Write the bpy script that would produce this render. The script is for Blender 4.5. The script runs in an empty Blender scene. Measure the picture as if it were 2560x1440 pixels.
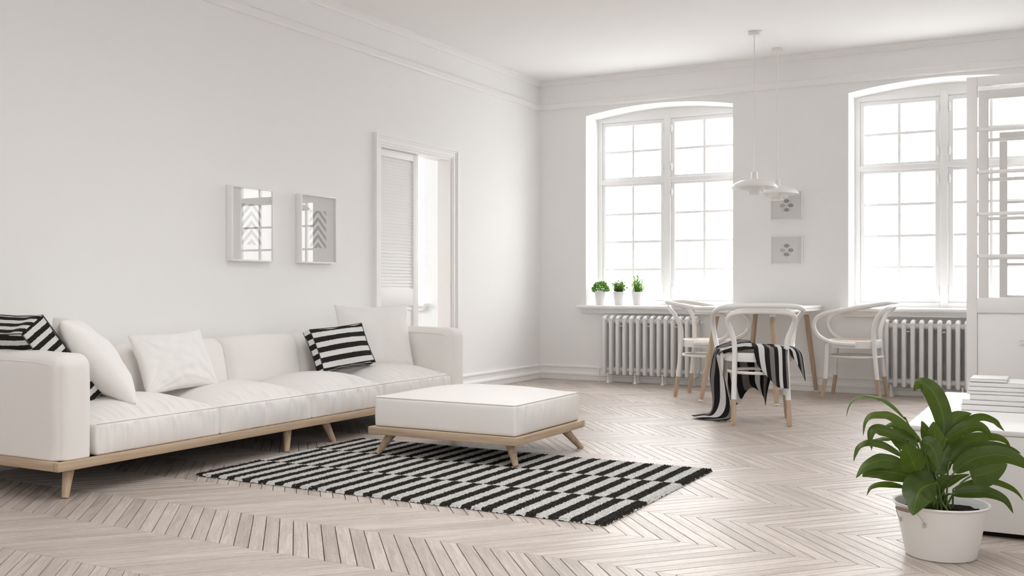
import bpy, bmesh, math, random
from mathutils import Vector, Matrix, noise
random.seed(7)
PI = math.pi
S = bpy.context.scene
COL = S.collection

# ------------------------------------------------------------------ camera
YAW = math.radians(28.775)
CAMLOC = (4.717, -9.1635, 0.92)
FPX = 2551.0
HORIZON = 716.0
cd = bpy.data.cameras.new('camera')
cam = bpy.data.objects.new('camera', cd)
COL.objects.link(cam)
cam.location = CAMLOC
cam.rotation_euler = (PI/2, 0, YAW)
cd.sensor_fit = 'HORIZONTAL'
cd.sensor_width = 36.0
cd.lens = 36.0*FPX/2560.0
cd.shift_y = (HORIZON-720.0)/2560.0
cd.clip_start = 0.05
S.camera = cam

# ------------------------------------------------------------------ world, light, exposure
W = bpy.data.worlds.new('sky'); S.world = W; W.use_nodes = True
wnt = W.node_tree
bg = wnt.nodes['Background']
SKY = 4.6        # overcast daylight: CIE overcast profile, three times brighter overhead than at the horizon
def wmath(o, a, b=None):
    n = wnt.nodes.new('ShaderNodeMath'); n.operation = o
    for i, v in enumerate((a, b)):
        if v is None: continue
        if isinstance(v, (int, float)): n.inputs[i].default_value = v
        else: wnt.links.new(v, n.inputs[i])
    return n.outputs[0]
wtc = wnt.nodes.new('ShaderNodeTexCoord'); wsp = wnt.nodes.new('ShaderNodeSeparateXYZ')
wnt.links.new(wtc.outputs['Generated'], wsp.inputs[0])
wz = wsp.outputs['Z']
wsky = wmath('ADD', wmath('MULTIPLY', wmath('MAXIMUM', wz, 0.0), 2.0), 1.0)
wgr = wmath('MULTIPLY', wmath('MINIMUM', wmath('MAXIMUM', wmath('MULTIPLY', wz, -12.0), 0.0), 1.0), 0.20)   # ground haze below the horizon
wst = wmath('MULTIPLY', wmath('SUBTRACT', wsky, wgr), SKY)
bg.inputs['Color'].default_value = (0.985, 0.995, 1.0, 1)
wnt.links.new(wst, bg.inputs['Strength'])
S.view_settings.view_transform = 'Standard'
S.view_settings.look = 'None'
S.view_settings.exposure = 0.36
S.view_settings.gamma = 1.0
S.view_settings.use_curve_mapping = False
S.cycles.use_denoising = True
S.cycles.max_bounces = 14
S.cycles.diffuse_bounces = 10
S.cycles.glossy_bounces = 6
S.cycles.transparent_max_bounces = 24
S.cycles.sample_clamp_indirect = 8.0

def portal(name, loc, rot, sx, sy):
    # daylight opening: guides sky sampling through a window, emits nothing itself
    l = bpy.data.lights.new(name, 'AREA'); l.shape = 'RECTANGLE'; l.size = sx; l.size_y = sy
    l.cycles.is_portal = True
    o = bpy.data.objects.new(name, l); COL.objects.link(o); o.location = loc; o.rotation_euler = rot
    return o

# ------------------------------------------------------------------ projection helpers (pixel -> place in the room)
FW = Vector((-math.sin(YAW), math.cos(YAW), 0)); RT = Vector((math.cos(YAW), math.sin(YAW), 0))
def at(x, y, depth):
    return Vector(CAMLOC) + depth*(FW + RT*((x-1280)/FPX) + Vector((0, 0, -(y-HORIZON)/FPX)))
def project(p):
    v = Vector(p)-Vector(CAMLOC); d = v.dot(FW)
    if d < 0.05: return None
    return (1280+FPX*v.dot(RT)/d, HORIZON-FPX*v.z/d)

# ------------------------------------------------------------------ materials
def mat_new(name):
    m = bpy.data.materials.new(name); m.use_nodes = True
    nt = m.node_tree; b = nt.nodes['Principled BSDF']
    return m, nt, b
def N(nt, t, **kw):
    n = nt.nodes.new(t)
    for k, v in kw.items(): setattr(n, k, v)
    return n
def L(nt, a, b): nt.links.new(a, b)
def plain(name, col, rough=0.5, spec=0.5, bump=0.0, bscale=200.0, metal=0.0, var=0.0):
    m, nt, b = mat_new(name)
    b.inputs['Base Color'].default_value = (*col, 1)
    b.inputs['Roughness'].default_value = rough
    b.inputs['Specular IOR Level'].default_value = spec
    b.inputs['Metallic'].default_value = metal
    tc = N(nt, 'ShaderNodeTexCoord')
    no = N(nt, 'ShaderNodeTexNoise'); no.inputs['Scale'].default_value = bscale; no.inputs['Detail'].default_value = 3
    L(nt, tc.outputs['Object'], no.inputs['Vector'])
    if bump > 0:
        bp = N(nt, 'ShaderNodeBump'); bp.inputs['Strength'].default_value = bump; bp.inputs['Distance'].default_value = 0.002
        L(nt, no.outputs['Fac'], bp.inputs['Height']); L(nt, bp.outputs['Normal'], b.inputs['Normal'])
    if var > 0:
        mx = N(nt, 'ShaderNodeMix', data_type='RGBA')
        mx.inputs['A'].default_value = (*[c*(1-var) for c in col], 1); mx.inputs['B'].default_value = (*[min(1, c*(1+var)) for c in col], 1)
        L(nt, no.outputs['Fac'], mx.inputs['Factor']); L(nt, mx.outputs['Result'], b.inputs['Base Color'])
    return m

M = {}
M['wall'] = plain('wall_paint', (0.875, 0.873, 0.868), 0.75, 0.25, 0.05, 250)
M['hall_wall'] = plain('hall_paint', (0.82, 0.855, 0.875), 0.75, 0.25, 0.05, 250)
M['ceiling'] = plain('ceiling_paint', (0.885, 0.88, 0.872), 0.85, 0.2, 0.03, 250)
M['trim'] = plain('trim_paint', (0.87, 0.865, 0.855), 0.45, 0.4)
M['joinery'] = plain('window_paint', (0.86, 0.86, 0.86), 0.4, 0.4)
M['white'] = plain('white_lacquer', (0.84, 0.83, 0.82), 0.35, 0.45)
M['lamp'] = plain('lamp_enamel', (0.82, 0.81, 0.79), 0.3, 0.5)
M['radiator'] = plain('radiator_enamel', (0.80, 0.795, 0.785), 0.3, 0.5)
M['fabric'] = plain('cream_fabric', (0.82, 0.797, 0.772), 0.85, 0.15, 0.25, 900)
M['pillow_white'] = plain('white_linen', (0.85, 0.832, 0.812), 0.85, 0.15, 0.2, 900)
M['pot'] = plain('pot_enamel', (0.80, 0.785, 0.76), 0.4, 0.4)
M['ceramic'] = plain('white_ceramic', (0.80, 0.80, 0.80), 0.35, 0.5)
M['soil'] = plain('potting_soil', (0.018, 0.014, 0.010), 0.95, 0.1, 0.9, 120, var=0.5)
M['steel'] = plain('bare_steel', (0.6, 0.6, 0.6), 0.3, 0.5, metal=1.0)
M['black'] = plain('black_metal', (0.02, 0.02, 0.022), 0.4, 0.5)
M['grip'] = plain('grip_wood', (0.30, 0.21, 0.16), 0.6, 0.3, 0.3, 80, var=0.25)
M['paper'] = plain('book_paper', (0.80, 0.79, 0.77), 0.7, 0.2)
M['bookcover'] = plain('book_cover_white', (0.78, 0.775, 0.765), 0.5, 0.35)
M['under'] = plain('subfloor_dark', (0.02, 0.015, 0.012), 0.9, 0.1)  # also blackens the sheets added under sofa and ottoman
M['cane'] = plain('cane_weave', (0.62, 0.46, 0.30), 0.6, 0.3, 0.4, 300, var=0.15)
M['stem'] = plain('leaf_stem', (0.10, 0.16, 0.035), 0.5, 0.4)

def wood(name, c1, c2, axis='Y', scale=1.0, rough=0.5):
    m, nt, b = mat_new(name)
    tc = N(nt, 'ShaderNodeTexCoord'); mp = N(nt, 'ShaderNodeMapping')
    sc = {'X': (1.2, 26, 26), 'Y': (26, 1.2, 26), 'Z': (26, 26, 1.2)}[axis]
    mp.inputs['Scale'].default_value = [s*scale for s in sc]
    L(nt, tc.outputs['Object'], mp.inputs['Vector'])
    no = N(nt, 'ShaderNodeTexNoise'); no.inputs['Scale'].default_value = 2.0; no.inputs['Detail'].default_value = 6; no.inputs['Distortion'].default_value = 0.6
    L(nt, mp.outputs['Vector'], no.inputs['Vector'])
    cr = N(nt, 'ShaderNodeValToRGB'); cr.color_ramp.elements[0].position = 0.3; cr.color_ramp.elements[1].position = 0.72
    cr.color_ramp.elements[0].color = (*c1, 1); cr.color_ramp.elements[1].color = (*c2, 1)
    L(nt, no.outputs['Fac'], cr.inputs['Fac']); L(nt, cr.outputs['Color'], b.inputs['Base Color'])
    b.inputs['Roughness'].default_value = rough; b.inputs['Specular IOR Level'].default_value = 0.35
    bp = N(nt, 'ShaderNodeBump'); bp.inputs['Strength'].default_value = 0.15; bp.inputs['Distance'].default_value = 0.001
    L(nt, no.outputs['Fac'], bp.inputs['Height']); L(nt, bp.outputs['Normal'], b.inputs['Normal'])
    return m
OAK1, OAK2 = (0.40, 0.29, 0.195), (0.56, 0.43, 0.31)
M['oak_x'] = wood('oak_x', OAK1, OAK2, 'X'); M['oak_y'] = wood('oak_y', OAK1, OAK2, 'Y'); M['oak_z'] = wood('oak_z', OAK1, OAK2, 'Z')

def plank_mat():
    m, nt, b = mat_new('whitewashed_oak')
    uv = N(nt, 'ShaderNodeUVMap'); uv.uv_map = 'UVMap'
    oi = N(nt, 'ShaderNodeObjectInfo'); ge = N(nt, 'ShaderNodeNewGeometry')
    ad = N(nt, 'ShaderNodeMath', operation='ADD'); L(nt, oi.outputs['Random'], ad.inputs[0]); L(nt, ge.outputs['Random Per Island'], ad.inputs[1])
    fr = N(nt, 'ShaderNodeMath', operation='FRACT'); L(nt, ad.outputs[0], fr.inputs[0])
    off = N(nt, 'ShaderNodeCombineXYZ'); mu = N(nt, 'ShaderNodeMath', operation='MULTIPLY'); mu.inputs[1].default_value = 37.0
    L(nt, fr.outputs[0], mu.inputs[0]); L(nt, mu.outputs[0], off.inputs['X']); L(nt, mu.outputs[0], off.inputs['Z'])
    va = N(nt, 'ShaderNodeVectorMath', operation='ADD'); L(nt, uv.outputs['UV'], va.inputs[0]); L(nt, off.outputs[0], va.inputs[1])
    mp = N(nt, 'ShaderNodeMapping'); mp.inputs['Scale'].default_value = (2.2, 38, 1); L(nt, va.outputs[0], mp.inputs['Vector'])
    n1 = N(nt, 'ShaderNodeTexNoise'); n1.inputs['Scale'].default_value = 1.6; n1.inputs['Detail'].default_value = 7; n1.inputs['Distortion'].default_value = 1.2
    L(nt, mp.outputs[0], n1.inputs['Vector'])
    mp2 = N(nt, 'ShaderNodeMapping'); mp2.inputs['Scale'].default_value = (3, 14, 1); L(nt, va.outputs[0], mp2.inputs['Vector'])
    n2 = N(nt, 'ShaderNodeTexNoise'); n2.inputs['Scale'].default_value = 1.0; n2.inputs['Detail'].default_value = 2; n2.inputs['Distortion'].default_value = 2.5
    L(nt, mp2.outputs[0], n2.inputs['Vector'])
    wv = N(nt, 'ShaderNodeMath', operation='MULTIPLY'); wv.inputs[1].default_value = 60.0; L(nt, n2.outputs['Fac'], wv.inputs[0])
    sn = N(nt, 'ShaderNodeMath', operation='SINE'); L(nt, wv.outputs[0], sn.inputs[0])
    s2 = N(nt, 'ShaderNodeMath', operation='MULTIPLY'); s2.inputs[1].default_value = 0.06; L(nt, sn.outputs[0], s2.inputs[0])
    sm = N(nt, 'ShaderNodeMath', operation='ADD'); L(nt, n1.outputs['Fac'], sm.inputs[0]); L(nt, s2.outputs[0], sm.inputs[1])
    cr = N(nt, 'ShaderNodeValToRGB'); e = cr.color_ramp.elements
    e[0].position = 0.30; e[0].color = (0.40, 0.335, 0.29, 1); e[1].position = 0.68; e[1].color = (0.58, 0.51, 0.462, 1)
    L(nt, sm.outputs[0], cr.inputs['Fac'])
    tn = N(nt, 'ShaderNodeMapRange'); tn.inputs['To Min'].default_value = 0.84; tn.inputs['To Max'].default_value = 1.10; L(nt, fr.outputs[0], tn.inputs['Value'])
    vm = N(nt, 'ShaderNodeVectorMath', operation='SCALE'); L(nt, cr.outputs['Color'], vm.inputs[0]); L(nt, tn.outputs['Result'], vm.inputs['Scale'])
    L(nt, vm.outputs[0], b.inputs['Base Color'])
    b.inputs['Roughness'].default_value = 0.41; b.inputs['Specular IOR Level'].default_value = 0.5
    bp = N(nt, 'ShaderNodeBump'); bp.inputs['Strength'].default_value = 0.12; bp.inputs['Distance'].default_value = 0.001
    L(nt, sm.outputs[0], bp.inputs['Height']); L(nt, bp.outputs['Normal'], b.inputs['Normal'])
    return m
M['plank'] = plank_mat()

def glass_mat(name, f0=0.04, tint=(1, 1, 1)):
    # thin clear glass: Schlick reflectance, the same from both faces
    m = bpy.data.materials.new(name); m.use_nodes = True; nt = m.node_tree; nt.nodes.clear()
    out = N(nt, 'ShaderNodeOutputMaterial'); tr = N(nt, 'ShaderNodeBsdfTransparent'); gl = N(nt, 'ShaderNodeBsdfGlossy')
    tr.inputs['Color'].default_value = (*tint, 1); gl.inputs['Roughness'].default_value = 0.0
    lw = N(nt, 'ShaderNodeLayerWeight'); lw.inputs['Blend'].default_value = 0.5
    pw = N(nt, 'ShaderNodeMath', operation='POWER'); L(nt, lw.outputs['Facing'], pw.inputs[0]); pw.inputs[1].default_value = 5.0
    ma = N(nt, 'ShaderNodeMath', operation='MULTIPLY_ADD'); L(nt, pw.outputs[0], ma.inputs[0]); ma.inputs[1].default_value = 1-f0; ma.inputs[2].default_value = f0
    mx = N(nt, 'ShaderNodeMixShader'); L(nt, ma.outputs[0], mx.inputs[0]); L(nt, tr.outputs[0], mx.inputs[1]); L(nt, gl.outputs[0], mx.inputs[2])
    L(nt, mx.outputs[0], out.inputs['Surface'])
    return m
M['glass'] = glass_mat('window_glass', 0.02)
M['fill_glass'] = glass_mat('fill_glass', 0.04, (0.29, 0.29, 0.29))  # tint sets how much light the added ceiling opening lets in
M['picture_glass'] = glass_mat('picture_glass', 0.05)

def math_chain(nt):
    def op(o, a, b=None, c=None):
        n = N(nt, 'ShaderNodeMath', operation=o)
        for i, v in enumerate((a, b, c)):
            if v is None: continue
            if isinstance(v, (int, float)): n.inputs[i].default_value = v
            else: L(nt, v, n.inputs[i])
        return n.outputs[0]
    return op

def stripe_mat(name, axis, period, phase=0.0, jitter=0.0015, duty=0.5, black=(0.022, 0.02, 0.019), white=(0.70, 0.695, 0.68), bumpscale=700):
    m, nt, b = mat_new(name); op = math_chain(nt)
    tc = N(nt, 'ShaderNodeTexCoord'); sp = N(nt, 'ShaderNodeSeparateXYZ'); L(nt, tc.outputs['Object'], sp.inputs[0])
    no = N(nt, 'ShaderNodeTexNoise'); no.inputs['Scale'].default_value = 90; L(nt, tc.outputs['Object'], no.inputs['Vector'])
    j = op('MULTIPLY', op('SUBTRACT', no.outputs['Fac'], 0.5), jitter*4)
    v = op('ADD', sp.outputs[axis], j)
    f = op('FRACT', op('ADD', op('DIVIDE', v, period), phase + 100.0))
    s = op('LESS_THAN', f, duty)
    mx = N(nt, 'ShaderNodeMix', data_type='RGBA'); mx.inputs['A'].default_value = (*white, 1); mx.inputs['B'].default_value = (*black, 1)
    L(nt, s, mx.inputs['Factor']); L(nt, mx.outputs['Result'], b.inputs['Base Color'])
    b.inputs['Roughness'].default_value = 0.9; b.inputs['Specular IOR Level'].default_value = 0.1
    n2 = N(nt, 'ShaderNodeTexNoise'); n2.inputs['Scale'].default_value = bumpscale; L(nt, tc.outputs['Object'], n2.inputs['Vector'])
    bp = N(nt, 'ShaderNodeBump'); bp.inputs['Strength'].default_value = 0.3; bp.inputs['Distance'].default_value = 0.002
    L(nt, n2.outputs['Fac'], bp.inputs['Height']); L(nt, bp.outputs['Normal'], b.inputs['Normal'])
    return m

RUG = dict(x0=0.985, x1=3.150, y0=-5.565, y1=-4.235)
def rug_mat():
    # three bands of bars; the middle band is shifted by one bar
    m, nt, b = mat_new('rug_wool'); op = math_chain(nt)
    tc = N(nt, 'ShaderNodeTexCoord'); sp = N(nt, 'ShaderNodeSeparateXYZ'); L(nt, tc.outputs['Object'], sp.inputs[0])
    no = N(nt, 'ShaderNodeTexNoise'); no.inputs['Scale'].default_value = 70; no.inputs['Detail'].default_value = 3; L(nt, tc.outputs['Object'], no.inputs['Vector'])
    sc = N(nt, 'ShaderNodeSeparateXYZ'); L(nt, no.outputs['Color'], sc.inputs[0])
    x = op('ADD', sp.outputs[0], op('MULTIPLY', op('SUBTRACT', sc.outputs[0], 0.5), 0.022))
    y = op('ADD', sp.outputs[1], op('MULTIPLY', op('SUBTRACT', sc.outputs[1], 0.5), 0.022))
    w = (RUG['x1']-RUG['x0'])/43.0; h = (RUG['y1']-RUG['y0'])/3.0
    band = op('FLOOR', op('DIVIDE', y, h))
    i = op('FLOOR', op('DIVIDE', x, w))
    par = op('FLOORED_MODULO', op('ADD', i, band), 2.0)
    s = op('LESS_THAN', par, 0.5)
    n2 = N(nt, 'ShaderNodeTexNoise'); n2.inputs['Scale'].default_value = 260; L(nt, tc.outputs['Object'], n2.inputs['Vector'])
    wh = N(nt, 'ShaderNodeMix', data_type='RGBA'); wh.inputs['A'].default_value = (0.40, 0.39, 0.375, 1); wh.inputs['B'].default_value = (0.66, 0.65, 0.63, 1); L(nt, n2.outputs['Fac'], wh.inputs['Factor'])
    bl = N(nt, 'ShaderNodeMix', data_type='RGBA'); bl.inputs['A'].default_value = (0.016, 0.014, 0.012, 1); bl.inputs['B'].default_value = (0.035, 0.031, 0.028, 1); L(nt, n2.outputs['Fac'], bl.inputs['Factor'])
    mx = N(nt, 'ShaderNodeMix', data_type='RGBA'); L(nt, s, mx.inputs['Factor']); L(nt, wh.outputs['Result'], mx.inputs['A']); L(nt, bl.outputs['Result'], mx.inputs['B'])
    L(nt, mx.outputs['Result'], b.inputs['Base Color'])
    b.inputs['Roughness'].default_value = 0.95; b.inputs['Specular IOR Level'].default_value = 0.05
    return m
M['rug'] = rug_mat()

def blanket_mat():
    # woven stripes: dark, white, dark, grey, running along v
    m, nt, b = mat_new('striped_throw'); op = math_chain(nt)
    uv = N(nt, 'ShaderNodeUVMap'); uv.uv_map = 'UVMap'; sp = N(nt, 'ShaderNodeSeparateXYZ'); L(nt, uv.outputs['UV'], sp.inputs[0])
    f = op('FRACT', op('ADD', sp.outputs[0], 40.0))
    cr = N(nt, 'ShaderNodeValToRGB'); cr.color_ramp.interpolation = 'CONSTANT'; L(nt, f, cr.inputs['Fac'])
    e = cr.color_ramp.elements; dk = (0.020, 0.019, 0.019, 1)
    e[0].position = 0; e[0].color = dk; e[1].position = 0.25; e[1].color = (0.62, 0.62, 0.62, 1)
    a = e.new(0.5); a.color = dk
    a = e.new(0.75); a.color = (0.20, 0.185, 0.175, 1)
    tc = N(nt, 'ShaderNodeTexCoord'); n2 = N(nt, 'ShaderNodeTexNoise'); n2.inputs['Scale'].default_value = 400; L(nt, tc.outputs['Object'], n2.inputs['Vector'])
    mr = N(nt, 'ShaderNodeMapRange'); mr.inputs['To Min'].default_value = 0.8; mr.inputs['To Max'].default_value = 1.2; L(nt, n2.outputs['Fac'], mr.inputs['Value'])
    vm = N(nt, 'ShaderNodeVectorMath', operation='SCALE'); L(nt, cr.outputs['Color'], vm.inputs[0]); L(nt, mr.outputs['Result'], vm.inputs['Scale'])
    L(nt, vm.outputs[0], b.inputs['Base Color']); b.inputs['Roughness'].default_value = 0.95; b.inputs['Specular IOR Level'].default_value = 0.05
    return m
M['blanket'] = blanket_mat()

def leaf_mat(name, c1, c2, vein=True):
    m, nt, b = mat_new(name); op = math_chain(nt)
    uv = N(nt, 'ShaderNodeUVMap'); uv.uv_map = 'UVMap'; sp = N(nt, 'ShaderNodeSeparateXYZ'); L(nt, uv.outputs['UV'], sp.inputs[0])
    tc = N(nt, 'ShaderNodeTexCoord'); n2 = N(nt, 'ShaderNodeTexNoise'); n2.inputs['Scale'].default_value = 25; n2.inputs['Detail'].default_value = 4; L(nt, tc.outputs['Object'], n2.inputs['Vector'])
    mx = N(nt, 'ShaderNodeMix', data_type='RGBA'); mx.inputs['A'].default_value = (*c1, 1); mx.inputs['B'].default_value = (*c2, 1)
    oi = N(nt, 'ShaderNodeObjectInfo')
    L(nt, op('ADD', op('MULTIPLY', n2.outputs['Fac'], 0.55), op('MULTIPLY', oi.outputs['Random'], 0.45)), mx.inputs['Factor'])
    if vein:
        av = op('ABSOLUTE', op('SUBTRACT', sp.outputs[0], 0.5))
        rib = op('SINE', op('MULTIPLY', op('SUBTRACT', sp.outputs[1], op('MULTIPLY', av, 0.35)), 130.0))
        bp = N(nt, 'ShaderNodeBump'); bp.inputs['Strength'].default_value = 0.10; bp.inputs['Distance'].default_value = 0.001
        L(nt, rib, bp.inputs['Height']); L(nt, bp.outputs['Normal'], b.inputs['Normal'])
        m2 = N(nt, 'ShaderNodeMix', data_type='RGBA'); L(nt, op('LESS_THAN', av, 0.02), m2.inputs['Factor'])
        L(nt, mx.outputs['Result'], m2.inputs['A']); m2.inputs['B'].default_value = (c2[0]*1.3, c2[1]*1.2, c2[2]*1.2, 1)
        L(nt, m2.outputs['Result'], b.inputs['Base Color'])
    else:
        L(nt, mx.outputs['Result'], b.inputs['Base Color'])
    b.inputs['Roughness'].default_value = 0.42; b.inputs['Specular IOR Level'].default_value = 0.4
    out = nt.nodes['Material Output']; tl = N(nt, 'ShaderNodeBsdfTranslucent'); tl.inputs['Color'].default_value = (c2[0]*1.6, c2[1]*1.5, c2[2], 1)
    ms = N(nt, 'ShaderNodeMixShader'); ms.inputs[0].default_value = 0.25
    L(nt, b.outputs[0], ms.inputs[1]); L(nt, tl.outputs[0], ms.inputs[2]); L(nt, ms.outputs[0], out.inputs['Surface'])
    return m
M['leaf'] = leaf_mat('peace_lily_leaf', (0.018, 0.040, 0.004), (0.085, 0.138, 0.014))
M['herb1'] = leaf_mat('herb_leaf_basil', (0.05, 0.16, 0.03), (0.16, 0.36, 0.08), False)
M['herb2'] = leaf_mat('herb_leaf_thyme', (0.012, 0.03, 0.008), (0.16, 0.30, 0.07), False)
M['herb3'] = leaf_mat('herb_leaf_rosemary', (0.07, 0.19, 0.02), (0.22, 0.42, 0.08), False)

def art_chevron():
    m, nt, b = mat_new('chevron_print'); op = math_chain(nt)
    tc = N(nt, 'ShaderNodeTexCoord'); sp = N(nt, 'ShaderNodeSeparateXYZ'); L(nt, tc.outputs['Object'], sp.inputs[0])
    f = op('FRACT', op('ADD', op('DIVIDE', op('ADD', sp.outputs[2], op('MULTIPLY', op('ABSOLUTE', sp.outputs[1]), 0.9)), 0.060), 10.0))
    mx = N(nt, 'ShaderNodeMix', data_type='RGBA'); L(nt, op('LESS_THAN', f, 0.5), mx.inputs['Factor'])
    mx.inputs['A'].default_value = (0.74, 0.73, 0.72, 1); mx.inputs['B'].default_value = (0.42, 0.41, 0.41, 1)
    L(nt, mx.outputs['Result'], b.inputs['Base Color']); b.inputs['Roughness'].default_value = 0.8
    return m
M['chevron'] = art_chevron()
M['mat'] = plain('passepartout', (0.74, 0.73, 0.72), 0.85, 0.1)
M['motif'] = plain('print_grey', (0.33, 0.33, 0.325), 0.8, 0.1)
M['motif2'] = plain('print_light_grey', (0.48, 0.48, 0.47), 0.8, 0.1)

# ------------------------------------------------------------------ mesh helpers
def mesh_obj(name, verts, faces, mat, parent=None, smooth=None, uvs=None, mats=None, midx=None):
    me = bpy.data.meshes.new(name)
    me.from_pydata([tuple(v) for v in verts], [], faces)
    me.update()
    for mm in (mats or [mat]): me.materials.append(mm)
    if midx: me.polygons.foreach_set('material_index', midx)
    if uvs is not None:
        l = me.uv_layers.new(name='UVMap')
        for p in me.polygons:
            for li, vi in zip(p.loop_indices, p.vertices): l.data[li].uv = uvs[vi]
    if smooth is not None:
        me.shade_smooth()
        if smooth < 3.1: me.set_sharp_from_angle(angle=smooth)
    o = bpy.data.objects.new(name, me); COL.objects.link(o)
    if parent is not None: o.parent = parent
    return o
def data_obj(name, me, parent=None, loc=(0, 0, 0), rot=(0, 0, 0)):
    o = bpy.data.objects.new(name, me); COL.objects.link(o); o.location = loc; o.rotation_euler = rot
    if parent is not None: o.parent = parent
    return o
def tag(o, label, cat, group=None):
    o['label'] = label; o['category'] = cat
    if group: o['group'] = group
    return o
def thing(name, label, cat, loc=(0, 0, 0), rotz=0.0, group=None):
    o = bpy.data.objects.new(name, None); COL.objects.link(o); o.location = loc; o.rotation_euler = (0, 0, rotz)
    o.empty_display_size = 0.1
    return tag(o, label, cat, group)
def structure(o): o['kind'] = 'structure'; return o

class MB:
    def __init__(s): s.v = []; s.f = []
    def add(s, v, f):
        k = len(s.v); s.v += [tuple(x) for x in v]; s.f += [tuple(i+k for i in q) for q in f]; return s
    def box(s, x0, y0, z0, x1, y1, z1, b=0.0):
        if b <= 0:
            v = [(x0, y0, z0), (x1, y0, z0), (x1, y1, z0), (x0, y1, z0), (x0, y0, z1), (x1, y0, z1), (x1, y1, z1), (x0, y1, z1)]
            return s.add(v, [(0, 3, 2, 1), (4, 5, 6, 7), (0, 1, 5, 4), (1, 2, 6, 5), (2, 3, 7, 6), (3, 0, 4, 7)])
        bm = bmesh.new(); bmesh.ops.create_cube(bm, size=1)
        for q in bm.verts: q.co = ((x0+x1)/2+q.co.x*(x1-x0), (y0+y1)/2+q.co.y*(y1-y0), (z0+z1)/2+q.co.z*(z1-z0))
        bmesh.ops.bevel(bm, geom=bm.edges[:], offset=b, segments=2, affect='EDGES', profile=0.5)
        bm.verts.index_update()
        s.add([q.co[:] for q in bm.verts], [[q.index for q in f.verts] for f in bm.faces]); bm.free(); return s
    def prism(s, poly, axis, a, b):
        # poly: list of 2D points, extruded along axis from a to b
        n = len(poly)
        def P(p, t): return {'x': (t, p[0], p[1]), 'y': (p[0], t, p[1]), 'z': (p[0], p[1], t)}[axis]
        v = [P(p, a) for p in poly]+[P(p, b) for p in poly]
        f = [tuple(range(n))[::-1], tuple(range(n, 2*n))]+[(i, (i+1) % n, n+(i+1) % n, n+i) for i in range(n)]
        return s.add(v, f)
    def tube(s, pts, r, n=10, closed=False, caps=True):
        pts = [Vector(p) for p in pts]; m = len(pts)
        rad = r if isinstance(r, (list, tuple)) else [r]*m
        t0 = None; rings = []
        for i, p in enumerate(pts):
            a = pts[i-1] if (i > 0 or closed) else pts[i]; c = pts[(i+1) % m] if (i < m-1 or closed) else pts[i]
            t = (c-a).normalized()
            if t0 is None:
                up = Vector((0, 0, 1)) if abs(t.z) < 0.9 else Vector((0, 1, 0))
                nrm = (up-t*up.dot(t)).normalized()
            else:
                nrm = (nrm-t*nrm.dot(t)).normalized()
            t0 = t; bn = t.cross(nrm)
            rings.append([p+(nrm*math.cos(2*PI*k/n)+bn*math.sin(2*PI*k/n))*rad[i] for k in range(n)])
        v = [q for ring in rings for q in ring]; f = []
        for i in range(m if closed else m-1):
            j = (i+1) % m
            for k in range(n): f.append((i*n+k, i*n+(k+1) % n, j*n+(k+1) % n, j*n+k))
        if caps and not closed:
            f.append(tuple(range(n))[::-1]); f.append(tuple((m-1)*n+k for k in range(n)))
        return s.add(v, f)
    def lathe(s, prof, n=32, c=(0, 0, 0), cap=True):
        v = []; f = []
        for r, z in prof:
            for k in range(n): v.append((c[0]+r*math.cos(2*PI*k/n), c[1]+r*math.sin(2*PI*k/n), c[2]+z))
        for i in range(len(prof)-1):
            for k in range(n): f.append((i*n+k, i*n+(k+1) % n, (i+1)*n+(k+1) % n, (i+1)*n+k))
        if cap:
            if prof[0][0] > 1e-5: f.append(tuple(range(n))[::-1])
            if prof[-1][0] > 1e-5: f.append(tuple((len(prof)-1)*n+k for k in range(n)))
        return s.add(v, f)
    def build(s, name, mat, parent=None, smooth=0.6, **kw): return mesh_obj(name, s.v, s.f, mat, parent, smooth, **kw)

def crom(pts, k=8, closed=False):
    P = [Vector(p) for p in pts]; n = len(P); out = []
    for i in range(n if closed else n-1):
        p0 = P[(i-1) % n] if (closed or i > 0) else P[0]; p1 = P[i]; p2 = P[(i+1) % n]; p3 = P[(i+2) % n] if (closed or i+2 < n) else P[-1]
        for j in range(k):
            t = j/k
            out.append(0.5*((2*p1)+(p2-p0)*t+(2*p0-5*p1+4*p2-p3)*t*t+(-p0+3*p1-3*p2+p3)*t**3))
    if not closed: out.append(P[-1])
    return out

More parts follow.
